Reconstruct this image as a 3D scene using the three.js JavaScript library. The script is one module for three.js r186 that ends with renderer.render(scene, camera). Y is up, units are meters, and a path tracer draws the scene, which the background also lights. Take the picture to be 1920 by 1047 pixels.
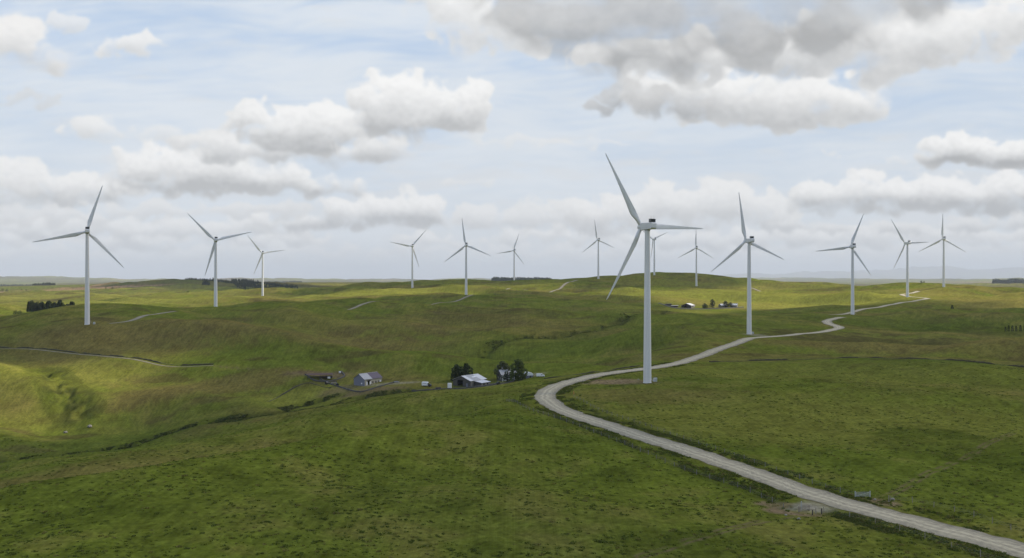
import * as THREE from 'three';
import { createNoise2D, createNoise3D } from 'simplex-noise';
import { mergeGeometries, mergeVertices, toCreasedNormals } from 'three/addons/utils/BufferGeometryUtils.js';
import { RoundedBoxGeometry } from 'three/addons/geometries/RoundedBoxGeometry.js';

// ------------------------------------------------------------------ camera, sun, exposure
const F = 1611, CX = 960, CY = 523.5, EYE = 120;
const scene = new THREE.Scene();
const camera = new THREE.PerspectiveCamera(2 * Math.atan(CY / F) * 180 / Math.PI, 1920 / 1047, 0.5, 90000);
camera.position.set(0, EYE, 0);
camera.lookAt(0, EYE, -100);
const renderer = new THREE.WebGLRenderer({ antialias: true });
renderer.toneMapping = THREE.LinearToneMapping;
renderer.toneMappingExposure = 1.22;
renderer.shadowMap.enabled = true;
const SUN = new THREE.Vector3(0.82, 0.74, -0.40).normalize();
const sun = new THREE.DirectionalLight(0xfff3e0, 5);
sun.position.copy(SUN).multiplyScalar(3000);
sun.castShadow = true;
sun.shadow.radius = 3;
Object.assign(sun.shadow.camera, { left: -3500, right: 3500, top: 3500, bottom: -3500, near: 10, far: 12000 });
sun.shadow.mapSize.set(4096, 4096);
scene.add(sun, sun.target);
scene.fog = new THREE.FogExp2(0xdfe8f2, 4e-5);

// ------------------------------------------------------------------ helpers
const rng = (s) => () => { s = (s + 0x6d2b79f5) | 0; let t = Math.imul(s ^ (s >>> 15), 1 | s); t = (t + Math.imul(t ^ (t >>> 7), 61 | t)) ^ t; return ((t ^ (t >>> 14)) >>> 0) / 4294967296; };
const noiseA = createNoise2D(rng(11)), noiseB = createNoise2D(rng(27)), noiseC = createNoise2D(rng(63)), noise3 = createNoise3D(rng(5));
const clamp = (x, a = 0, b = 1) => Math.min(b, Math.max(a, x));
const sstep = (a, b, x) => { const t = clamp((x - a) / (b - a)); return t * t * (3 - 2 * t); };
const lerp = (a, b, t) => a + (b - a) * t;
const lin = (c) => { c /= 255; return c <= 0.04045 ? c / 12.92 : ((c + 0.055) / 1.055) ** 2.4; };
const S = (r, g, b) => [lin(r), lin(g), lin(b)];
const fbm = (n, x, y, o = 4) => { let s = 0, a = 0.5; for (let i = 0; i < o; i++) { s += a * n(x, y); x = x * 2.03 + 17.1; y = y * 2.03 - 9.3; a *= 0.5; } return s; };
// a point seen in the direction of (px, py) of the 1920 x 1047 frame at that depth in metres
const at = (px, py, d) => new THREE.Vector3((px - CX) / F * d, EYE - (py - CY) / F * d, -d);
const names = new Map();
function numbered(name) { const n = names.get(name) ?? 0; names.set(name, n + 1); return n ? `${name}_${String(n).padStart(3, '0')}` : name; }
function tag(o, label, category, group, kind) { if (label) o.userData.label = label; if (category) o.userData.category = category; if (group) o.userData.group = group; if (kind) o.userData.kind = kind; return o; }
function put(name, geo, mat, parent = scene) {
  const m = new THREE.Mesh(Array.isArray(geo) ? join(geo) : geo, mat);
  m.name = parent === scene ? numbered(name) : name; m.castShadow = m.receiveShadow = true; parent.add(m); return m;
}
function join(list) { return mergeGeometries(list.map((g) => { g = g.index ? g.toNonIndexed() : g; for (const k of Object.keys(g.attributes)) if (!['position', 'normal', 'uv'].includes(k)) g.deleteAttribute(k); return g; })); }
function base(name, p, turn = 0) { const g = new THREE.Group(); g.name = numbered(name); g.position.copy(p); g.rotation.y = turn; scene.add(g); return g; }
function copyOf(o, name, p, turn, label) { const c = o.clone(); c.name = numbered(name); c.userData = { ...o.userData }; if (label) c.userData.label = label; c.position.copy(p); c.rotation.y = turn; scene.add(c); return c; }
const M4 = (p, e = [0, 0, 0], s = [1, 1, 1]) => new THREE.Matrix4().compose(new THREE.Vector3(...p), new THREE.Quaternion().setFromEuler(new THREE.Euler(...e)), new THREE.Vector3(...s));
const box = (w, h, d, p = [0, 0, 0], e) => new THREE.BoxGeometry(w, h, d).applyMatrix4(M4(p, e));
const std = (rgb, rough = 0.8, more = {}) => new THREE.MeshStandardMaterial({ color: new THREE.Color().setRGB(...rgb), roughness: rough, ...more });
function grain(size, fn, srgb = true) {
  const data = new Uint8Array(size * size * 4);
  for (let y = 0; y < size; y++) for (let x = 0; x < size; x++) { const c = fn(x / size, y / size), o = (y * size + x) * 4; for (let k = 0; k < 3; k++) data[o + k] = clamp(c[k]) * 255; data[o + 3] = 255; }
  const t = new THREE.DataTexture(data, size, size); t.wrapS = t.wrapT = THREE.RepeatWrapping; t.magFilter = THREE.LinearFilter; t.minFilter = THREE.LinearMipmapLinearFilter; t.generateMipmaps = true;
  if (srgb) t.colorSpace = THREE.SRGBColorSpace; t.needsUpdate = true; return t;
}
// noise that repeats after one unit
const tileN = (n, u, v, f, sx = 1, sy = 1) => { const a = u * 2 * Math.PI, b = v * 2 * Math.PI, R = f / (2 * Math.PI); return (n(Math.cos(a) * R * sx + 50 * Math.cos(b) * 0 + 3.1, Math.sin(a) * R * sx + 7) + n(Math.cos(b) * R * sy - 8.2, Math.sin(b) * R * sy + 1) + n(Math.cos(a) * R * sx + Math.cos(b) * R * sy, Math.sin(a) * R * sx + Math.sin(b) * R * sy) * 2) / 4; };

// ------------------------------------------------------------------ sky: air and clouds, computed
const SKY = (() => {
  const X0 = -700, Y0 = -760, ST = 2, NX = 1661, NY = 662;
  const rgb = new Float32Array(NX * NY * 3);
  const stops = [[0, S(211, 216, 218)], [2, S(213, 218, 221)], [5, S(206, 216, 226)], [10, S(190, 207, 227)], [14, S(178, 200, 227)], [20, S(166, 192, 225)], [40, S(130, 168, 222)], [90, S(104, 146, 210)]];
  const air = (el) => { let k = 0; while (k < stops.length - 2 && el > stops[k + 1][0]) k++; const [a, ca] = stops[k], [b, cb] = stops[k + 1], t = clamp((el - a) / (b - a)); return [lerp(ca[0], cb[0], t), lerp(ca[1], cb[1], t), lerp(ca[2], cb[2], t)]; };
  const VEIL = S(221, 227, 233), BANK = S(216, 219, 222), HAZE = S(215, 219, 221);
  for (let j = 0; j < NY; j++) for (let i = 0; i < NX; i++) {
    const x = X0 + i * ST, y = Y0 + j * ST, az = Math.atan((x - CX) / F), el = Math.atan((CY - y) / F * Math.cos(az)) * 180 / Math.PI;
    const c = air(Math.max(0, el)), o = (j * NX + i) * 3;
    const wx = x + 36 * noiseB(x / 520, y / 240), wy = y + 0.05 * x + 12 * noiseB(x / 360 + 9, y / 170);
    let v = 0.56 + 0.55 * fbm(noiseA, wx / 560, wy / 120, 6) + 0.22 * fbm(noiseC, wx / 150, wy / 17, 3);
    v += 0.42 * Math.exp(-(((x - 470) / 430) ** 2 + ((y - 205) / 95) ** 2)) + 0.34 * Math.exp(-(((x - 560) / 460) ** 2 + ((y - 22) / 46) ** 2)) + 0.25 * Math.exp(-(((x - 1060) / 220) ** 2 + ((y - 195) / 75) ** 2)) - 0.40 * Math.exp(-(((x - 250) / 200) ** 2 + ((y - 60) / 70) ** 2)) - 0.25 * Math.exp(-(((x - 40) / 120) ** 2 + ((y - 235) / 40) ** 2));
    const a = 0.86 * sstep(0.12, 1.05, v) * sstep(0, 3, el), u = 0.6 * sstep(-0.05, 0.5, fbm(noiseB, x / 300 + 5, y / 60 + 3, 6) + 0.22 * sstep(280, 470, y) - 0.35 * (1 - sstep(150, 380, y)));
    for (let k = 0; k < 3; k++) rgb[o + k] = lerp(lerp(c[k], VEIL[k], a), BANK[k], u);
  }
  // one bank of cloud: puffs [x, y, half width, half height]; the rest is how it looks
  function cloud({ puffs, foot, low = 152, high = 236, soft = 0.5, rough = 0.55, size = 60, alpha = 1, seed = 0, belly = 0.6, warm = 0, under = 1, even = false }) {
    let x0 = 1e9, x1 = -1e9, y0 = 1e9, y1 = -1e9;
    for (const [x, y, a, b] of puffs) { x0 = Math.min(x0, x - a * 1.7); x1 = Math.max(x1, x + a * 1.7); y0 = Math.min(y0, y - b * 1.8); y1 = Math.max(y1, y + b * 1.8); }
    const i0 = Math.max(0, Math.floor((x0 - X0) / ST)), i1 = Math.min(NX - 1, Math.ceil((x1 - X0) / ST)), j0 = Math.max(0, Math.floor((y0 - Y0) / ST)), j1 = Math.min(NY - 1, Math.ceil((y1 - Y0) / ST));
    const w = i1 - i0 + 1, h = j1 - j0 + 1; if (w < 3 || h < 3) return;
    const T = new Float32Array(w * h), Z = new Float32Array(w * h);
    for (let j = 0; j < h; j++) for (let i = 0; i < w; i++) {
      const x = X0 + (i0 + i) * ST, y = Y0 + (j0 + j) * ST, q = seed * 31.7;
      const wx = x + size * 0.50 * noiseA(x / size / 1.7 + q, y / size / 1.2) + size * 0.10 * noiseB(x / size * 1.9, y / size * 2.3 + q), wy = y + size * 0.34 * noiseB(x / size / 1.6 - q, y / size / 1.2) + size * 0.09 * noiseA(x / size * 2.0 + q, y / size * 2.2);
      let sum = 0;
      for (const [cx, cy, rx, ry] of puffs) { const d = 1 - ((wx - cx) / rx) ** 2 - ((wy - cy) / ry) ** 2; sum += Math.exp(4.5 * Math.max(-4, d)); }
      let t = Math.log(sum) / 4.5, b = 0, f = 0.8 / size, amp = 1;
      for (let k = 0; k < 6; k++) { const n = noise3(wx * f * 0.95 + q, wy * f * 1.35, k * 3.3 + seed); b += amp * (k < 4 ? 0.42 - Math.abs(n) : 0.7 * n); f *= 2.05; amp *= 0.54; }
      t += rough * b;
      if (foot !== undefined) t -= 1.9 * sstep(foot - size * 0.30, foot + size * 0.85, y + size * 0.20 * noiseC(x / size / 1.1, q));
      T[j * w + i] = t; Z[j * w + i] = Math.sqrt(Math.max(0, t + 0.1)) * size;
    }
    const blur = (src, r) => { const mid = new Float32Array(w * h), out = new Float32Array(w * h); for (let j = 0; j < h; j++) { let s = 0; for (let k = -r; k <= r; k++) s += src[j * w + clamp(k, 0, w - 1)]; for (let i = 0; i < w; i++) { mid[j * w + i] = s / (2 * r + 1); s += src[j * w + Math.min(w - 1, i + r + 1)] - src[j * w + Math.max(0, i - r)]; } } for (let i = 0; i < w; i++) { let s = 0; for (let k = -r; k <= r; k++) s += mid[clamp(k, 0, h - 1) * w + i]; for (let j = 0; j < h; j++) { out[j * w + i] = s / (2 * r + 1); s += mid[Math.min(h - 1, j + r + 1) * w + i] - mid[Math.max(0, j - r) * w + i]; } } return out; };
    const r1 = Math.max(2, Math.round(size / 14)), r2 = Math.max(4, Math.round(size / 5)), Z1 = blur(blur(Z, r1), r1), Z2 = blur(blur(Z, r2), r2), D = blur(blur(T.map((t) => sstep(-0.2, 0.5, t)), r2), r2);
    const yt = Math.min(...puffs.map((p) => p[1] - p[3])), yb = foot ?? Math.max(...puffs.map((p) => p[1] + p[3])), L = lin(low + 10), H = lin(high + 6);
    const slope = (A, i, j, e) => { const ia = clamp(i - e, 0, w - 1), ib = clamp(i + e, 0, w - 1), ja = clamp(j - e, 0, h - 1), jb = clamp(j + e, 0, h - 1); return [(A[j * w + ib] - A[j * w + ia]) / (2 * e * ST), (A[jb * w + i] - A[ja * w + i]) / (2 * e * ST)]; };
    for (let j = 0; j < h; j++) for (let i = 0; i < w; i++) {
      const t = T[j * w + i]; if (t <= -0.25) continue;
      const [ax, ay] = slope(Z1, i, j, r1), [bx, by] = slope(Z2, i, j, r2), dx = 0.30 * ax + 0.9 * bx, dy = 0.42 * ay + 1.15 * by, n = Math.hypot(dx, dy, 1.1);
      let light = 0.70 + 0.50 * ((-dx * 0.25 + dy * 0.85 + 0.12) / n);           // lit from above and the right
      const y = Y0 + (j0 + j) * ST, x = X0 + (i0 + i) * ST, down = clamp((y - yt) / (yb - yt)), deep = D[j * w + i];
      const up = D[Math.max(0, j - Math.round(size / 3.2)) * w + i];               // how much cloud stands above
      light -= belly * (0.55 * up * sstep(0.15, 0.95, down) + 0.55 * sstep(0.45, 1.1, down) * deep) * (0.85 + 0.45 * noiseC(x / size / 1.7 + 3, y / size / 0.9));
      light += 0.10 * noise3(x / size * 2.6, y / size * 3.6, seed + 9) + 0.06 * noise3(x / size * 6, y / size * 8, seed + 4);
      light = lerp(clamp(light, 0, 1.08), 0.86, 0.62 * (1 - sstep(0.0, 0.75, deep)));   // thin edges let the light through
      const v = lerp(L, H, light), wisp = soft * (0.60 + 1.3 * sstep(-0.5, 0.6, noiseA(x / size / 1.9 + seed, y / size / 1.3))), a = alpha * sstep(-0.24, wisp * (even ? 0.9 : lerp(0.55, 1.6, sstep(0.15, 0.9, down))), t + 0.16 * (deep - 0.5)), o = ((j0 + j) * NX + i0 + i) * 3;
      const tint = [lerp(0.992, 1.006, light) + warm, 1.0, lerp(1.0, 0.985, light) - warm];
      for (let k = 0; k < 3; k++) rgb[o + k] = lerp(rgb[o + k], v * tint[k], a);
    }
  }
  const row = (n, xa, xb, ya, yb, a, b, s) => { const r = rng(s), out = []; for (let k = 0; k < n; k++) { const u = (k + 0.5) / n; out.push([lerp(xa, xb, u) + (r() - 0.5) * a, lerp(ya, yb, u) + (r() - 0.5) * b * 0.8, a * (0.6 + 0.7 * r()), b * (0.6 + 0.6 * r())]); } return out; };
  // thin low sheets near the horizon
  cloud({ puffs: row(24, -600, 2500, 478, 470, 130, 17, 1), low: 188, high: 226, soft: 0.9, alpha: 0.85, size: 50, belly: 0.4, seed: 1 });
  cloud({ puffs: row(22, -600, 2500, 452, 446, 120, 15, 2), low: 178, high: 230, soft: 0.75, alpha: 0.92, size: 42, belly: 0.6, seed: 2 });
  cloud({ puffs: [...row(12, -500, 420, 436, 428, 100, 20, 3), [470, 424, 70, 20], [560, 430, 60, 18], [385, 418, 30, 10]], low: 176, high: 228, soft: 0.8, alpha: 0.9, size: 40, belly: 0.5, seed: 3 });
  cloud({ puffs: row(7, 860, 1110, 412, 404, 60, 26, 4), foot: 440, low: 184, high: 226, soft: 0.75, alpha: 0.85, size: 42, belly: 0.5, seed: 4 });
  cloud({ puffs: [...row(9, 1080, 1480, 400, 392, 75, 34, 5), [1270, 378, 60, 34], [1360, 372, 62, 34], [1190, 400, 60, 34], [1120, 420, 60, 22]], foot: 448, low: 180, high: 230, soft: 0.65, alpha: 0.95, size: 46, belly: 0.5, seed: 5 });
  cloud({ puffs: row(9, 1500, 2300, 452, 440, 110, 18, 6), low: 176, high: 230, soft: 0.7, alpha: 0.95, size: 38, belly: 0.65, seed: 6 });
  cloud({ puffs: [[1540, 374, 62, 40], [1600, 362, 60, 34], [1660, 372, 70, 34], [1730, 366, 80, 42], [1800, 372, 80, 36], [1880, 366, 80, 44], [1960, 372, 90, 44], [2080, 380, 120, 46]], foot: 402, low: 160, high: 234, soft: 0.55, size: 50, belly: 0.85, seed: 7 });
  cloud({ puffs: [[1500, 425, 60, 16], [1580, 432, 70, 15], [1820, 425, 90, 15], [1700, 434, 80, 16], [1930, 420, 80, 18]], foot: 438, low: 170, high: 222, soft: 0.7, alpha: 0.85, size: 34, belly: 0.7, seed: 8 });
  cloud({ puffs: [[640, 408, 54, 34], [690, 402, 54, 36], [756, 396, 66, 40], [805, 410, 50, 32], [590, 420, 60, 22], [520, 424, 70, 22]], foot: 428, low: 170, high: 233, soft: 0.5, size: 40, belly: 0.75, seed: 9 });
  cloud({ puffs: [[-60, 345, 120, 50], [40, 345, 90, 48], [120, 348, 80, 38], [200, 360, 60, 30], [160, 372, 90, 22], [0, 385, 120, 24]], foot: 396, low: 172, high: 230, soft: 0.7, size: 52, belly: 0.6, seed: 10 });
  cloud({ puffs: [[262, 318, 70, 40], [325, 314, 74, 44], [395, 324, 74, 42], [470, 334, 90, 40], [450, 338, 56, 28], [505, 350, 60, 22], [560, 345, 46, 20], [620, 352, 50, 18], [660, 354, 36, 14], [330, 352, 150, 22]], foot: 374, low: 168, high: 233, soft: 0.55, size: 48, belly: 0.75, seed: 11 });
  cloud({ puffs: [[120, 405, 120, 20], [300, 398, 140, 16], [480, 394, 120, 14], [-60, 412, 130, 20]], low: 182, high: 222, soft: 0.9, alpha: 0.8, size: 44, belly: 0.5, seed: 12 });
  cloud({ puffs: [[885, 342, 36, 9], [850, 346, 24, 7]], low: 196, high: 228, soft: 0.9, alpha: 0.6, size: 24, belly: 0.2, seed: 13 });
  cloud({ puffs: [[1020, 266, 150, 8], [930, 262, 70, 9], [1110, 270, 90, 6]], low: 205, high: 228, soft: 1.1, alpha: 0.55, size: 40, belly: 0.1, rough: 0.4, seed: 14 });
  // the middle cumulus: a wide soft foot and two heads
  cloud({ puffs: [[420, 278, 80, 26], [520, 285, 110, 30], [630, 288, 110, 28], [720, 284, 80, 28], [380, 262, 60, 20]], foot: 312, low: 168, high: 226, soft: 0.8, alpha: 0.95, size: 56, belly: 0.55, seed: 15 });
  cloud({ puffs: [[460, 222, 46, 26], [520, 232, 60, 36], [584, 216, 52, 36], [640, 242, 60, 36], [560, 260, 100, 32]], foot: 292, low: 165, high: 234, soft: 0.5, size: 56, belly: 0.62, seed: 16 });
  cloud({ puffs: [[690, 196, 44, 40], [742, 172, 56, 38], [806, 190, 56, 40], [868, 196, 50, 40], [820, 226, 90, 32], [720, 236, 70, 36], [900, 200, 26, 34]], foot: 268, low: 170, high: 236, soft: 0.45, size: 58, belly: 0.6, seed: 17 });
  // upper left
  cloud({ puffs: [[180, 246, 48, 26], [150, 240, 30, 18]], low: 190, high: 230, soft: 0.8, alpha: 0.9, size: 44, belly: 0.35, seed: 18 });
  cloud({ puffs: [[275, 254, 46, 18], [330, 258, 40, 16]], low: 196, high: 226, soft: 1, alpha: 0.6, size: 40, belly: 0.3, seed: 19 });
  cloud({ puffs: [[-40, 80, 90, 56], [20, 70, 58, 50], [60, 96, 50, 40], [110, 118, 46, 22], [-90, 110, 90, 40]], foot: 142, low: 184, high: 229, soft: 0.8, alpha: 0.95, size: 62, belly: 0.4, seed: 20, warm: 0.01 });
  cloud({ puffs: [[130, 44, 40, 18], [100, 40, 26, 12]], low: 198, high: 228, soft: 1, alpha: 0.7, size: 40, belly: 0.3, seed: 21 });
  cloud({ puffs: [[262, 80, 44, 20], [215, 92, 50, 13]], low: 192, high: 230, soft: 0.8, alpha: 0.9, size: 40, belly: 0.35, seed: 22 });
  cloud({ puffs: [[40, 186, 60, 12], [80, 190, 30, 8]], low: 182, high: 206, soft: 1, alpha: 0.6, size: 40, belly: 0.4, seed: 23 });
  // right: small crisp bank, the dark-bellied cloud, and the great one above
  cloud({ puffs: [[1760, 292, 44, 26], [1812, 276, 46, 30], [1860, 296, 50, 24], [1920, 290, 60, 28], [2010, 290, 90, 36]], foot: 318, low: 158, high: 237, soft: 0.35, size: 46, belly: 0.95, seed: 24 });
  cloud({ puffs: [[1685, 300, 26, 9], [1560, 288, 20, 6]], low: 205, high: 230, soft: 1, alpha: 0.5, size: 22, belly: 0.2, seed: 25 });
  cloud({ puffs: [[1250, 160, 90, 44], [1360, 165, 100, 44], [1460, 170, 90, 44], [1560, 190, 80, 44], [1630, 194, 58, 34], [1400, 205, 150, 36], [1500, 216, 80, 26]], foot: 236, low: 178, high: 235, soft: 0.6, size: 74, belly: 0.42, seed: 26, even: true });
  cloud({ puffs: [[1180, 176, 46, 34], [1232, 190, 60, 30], [1300, 200, 70, 24], [1120, 204, 26, 13]], low: 144, high: 196, soft: 0.9, alpha: 0.8, size: 52, belly: 0.6, seed: 27, even: true });
  cloud({ puffs: [[860, 20, 100, 44], [930, 66, 80, 44], [1000, 80, 60, 30], [800, -10, 70, 40]], low: 192, high: 233, soft: 0.8, alpha: 0.92, size: 70, belly: 0.3, seed: 28, even: true });
  cloud({ puffs: [[1560, 90, 200, 60], [1700, 70, 180, 70], [1300, 110, 200, 40], [1160, 96, 120, 36], [1830, 50, 120, 60], [1900, 20, 90, 56], [1400, 100, 160, 44], [1760, 108, 80, 30]], low: 184, high: 236, soft: 0.7, size: 84, belly: 0.4, seed: 29, even: true });
  cloud({ puffs: [[1080, 40, 190, 80], [1240, 50, 230, 88], [1420, 40, 230, 80], [1250, -60, 460, 110], [1580, 20, 190, 60], [1000, 62, 90, 40], [1600, -60, 300, 90], [1340, 80, 200, 50]], low: 150, high: 206, soft: 1.15, alpha: 0.88, size: 110, belly: 0.55, rough: 0.36, seed: 30, even: true });
  // the same kind of sky above and beside the frame
  for (let k = 0, r = rng(77); k < 16; k++) { const x = -650 + 3250 * ((k * 0.618) % 1), y = -130 - 560 * r(), s = 60 + 60 * r(); cloud({ puffs: row(5, x - 160, x + 160, y, y + 20 * r(), 130, 55, 100 + k), foot: y + 70, low: 165, high: 233, soft: 0.7, size: s, belly: 0.5, seed: 40 + k }); }
  for (let k = 0, r = rng(78); k < 10; k++) { const side = k % 2 ? 2080 + 460 * r() : -600 + 420 * r(), y = 40 + 330 * r(); cloud({ puffs: row(4, side - 90, side + 90, y, y + 8, 80, 30, 130 + k), foot: y + 36, low: 168, high: 232, soft: 0.6, size: 52, belly: 0.6, seed: 60 + k }); }
  for (let j = 0; j < NY; j++) for (let i = 0; i < NX; i++) { const x = X0 + i * ST, y = Y0 + j * ST, a = 0.05 + 0.12 * sstep(-0.3, 0.6, fbm(noiseC, x / 420 + 2, y / 70, 4)) + 0.14 * sstep(400, 500, y), o = (j * NX + i) * 3; for (let k = 0; k < 3; k++) rgb[o + k] = lerp(rgb[o + k], HAZE[k], a); }
  const W = 4096, H = 2048, data = new Float32Array(W * H * 4), far = new Float32Array(512 * 256 * 3);
  const wide = (dx, dy, dz, out, o) => {
    const el = Math.asin(clamp(dy, 0, 1)) * 180 / Math.PI, c = air(el), k = 1 / (dy + 0.16), u = dx * k * 1.1, v = dz * k * 1.1;
    const n = fbm(noiseA, u + 4, v, 5) + 0.35 * fbm(noiseB, u * 3, v * 3, 4), a = 0.95 * sstep(-0.12, 0.3, n) * sstep(1, 7, el), t = lerp(lin(233), lin(176), sstep(0.15, 0.7, n));
    for (let i = 0; i < 3; i++) out[o + i] = lerp(c[i], t, a);
  };
  for (let j = 0; j < 256; j++) for (let i = 0; i < 512; i++) {
    const el = ((j + 0.5) / 256 - 0.5) * Math.PI, ph = ((i + 0.5) / 512 - 0.5) * 2 * Math.PI; wide(Math.cos(el) * Math.cos(ph), Math.sin(el), Math.cos(el) * Math.sin(ph), far, (j * 512 + i) * 3);
  }
  for (let j = 0; j < H; j++) {
    const el = ((j + 0.5) / H - 0.5) * Math.PI, ce = Math.cos(el), se = Math.sin(el);
    for (let i = 0; i < W; i++) {
      const ph = ((i + 0.5) / W - 0.5) * 2 * Math.PI, dx = ce * Math.cos(ph), dz = ce * Math.sin(ph), o = (j * W + i) * 4;
      const fx = clamp((i + 0.5) / 8 - 0.5, 0, 510.99), fy = clamp((j + 0.5) / 8 - 0.5, 0, 254.99), ix = fx | 0, iy = fy | 0, tx = fx - ix, ty = fy - iy, q = (iy * 512 + ix) * 3;
      let inside = 0, gx = 0, gy = 0;
      if (dz < -0.3 && se > -0.02) { gx = (CX + F * dx / -dz - X0) / ST; gy = (CY - F * se / -dz - Y0) / ST; const m = Math.min(gx - 2, NX - 3 - gx, gy - 2); inside = gy < NY - 3 ? sstep(0, 130, m) : 0; }
      for (let k = 0; k < 3; k++) {
        let v = lerp(lerp(far[q + k], far[q + 3 + k], tx), lerp(far[q + 1536 + k], far[q + 1539 + k], tx), ty);
        if (inside > 0) { const x = gx | 0, y = gy | 0, a = gx - x, b = gy - y, p = (y * NX + x) * 3 + k; v = lerp(v, lerp(lerp(rgb[p], rgb[p + 3], a), lerp(rgb[p + NX * 3], rgb[p + NX * 3 + 3], a), b), inside); }
        data[o + k] = v * 0.905;
      }
      data[o + 3] = 1;
    }
  }
  const t = new THREE.DataTexture(data, W, H, THREE.RGBAFormat, THREE.FloatType);
  t.mapping = THREE.EquirectangularReflectionMapping; t.colorSpace = THREE.LinearSRGBColorSpace; t.magFilter = t.minFilter = THREE.LinearFilter; t.needsUpdate = true;
  return t;
})();
scene.background = SKY;
scene.environment = SKY;
// ------------------------------------------------------------------ terrain
// [px, py, depth] of points of the ground: what is seen there, and what lies hidden behind each brow
const TURBINES = [[163, 608, 741], [404, 581, 991], [492, 555, 1611], [773, 540, 1652], [874, 557, 1329], [964, 533, 2046], [1122, 523, 1765], [1214, 718, 440], [1227, 516, 1923], [1306, 537, 1790], [1405, 627, 736], [1599, 590, 1015], [1702, 557, 1276], [1770, 538, 1432]];
const ROAD = [[2150, 1112, 152], [1920, 1034, 175], [1740, 986, 192], [1560, 938, 214], [1420, 892, 240], [1300, 850, 268], [1190, 815, 300], [1100, 787, 333], [1045, 765, 368], [1022, 745, 402], [1038, 728, 436], [1110, 706, 476], [1214, 690, 512], [1300, 670, 570], [1370, 647, 640], [1430, 633, 708], [1500, 627, 760], [1550, 621, 812], [1574, 614, 858], [1556, 607, 890], [1552, 601, 925], [1580, 595, 962]];
const ROAD_FAR = [[1556, 590.5, 985], [1620, 580, 1070], [1690, 568, 1180], [1738, 560, 1262], [1706, 557, 1290], [1692, 553, 1320], [1722, 546, 1400]];
const TRACK_LEFT = [[-120, 652, 705], [0, 654, 700], [120, 661, 680], [260, 674, 650], [400, 685, 628], [500, 693, 612], [585, 702, 598]];
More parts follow.
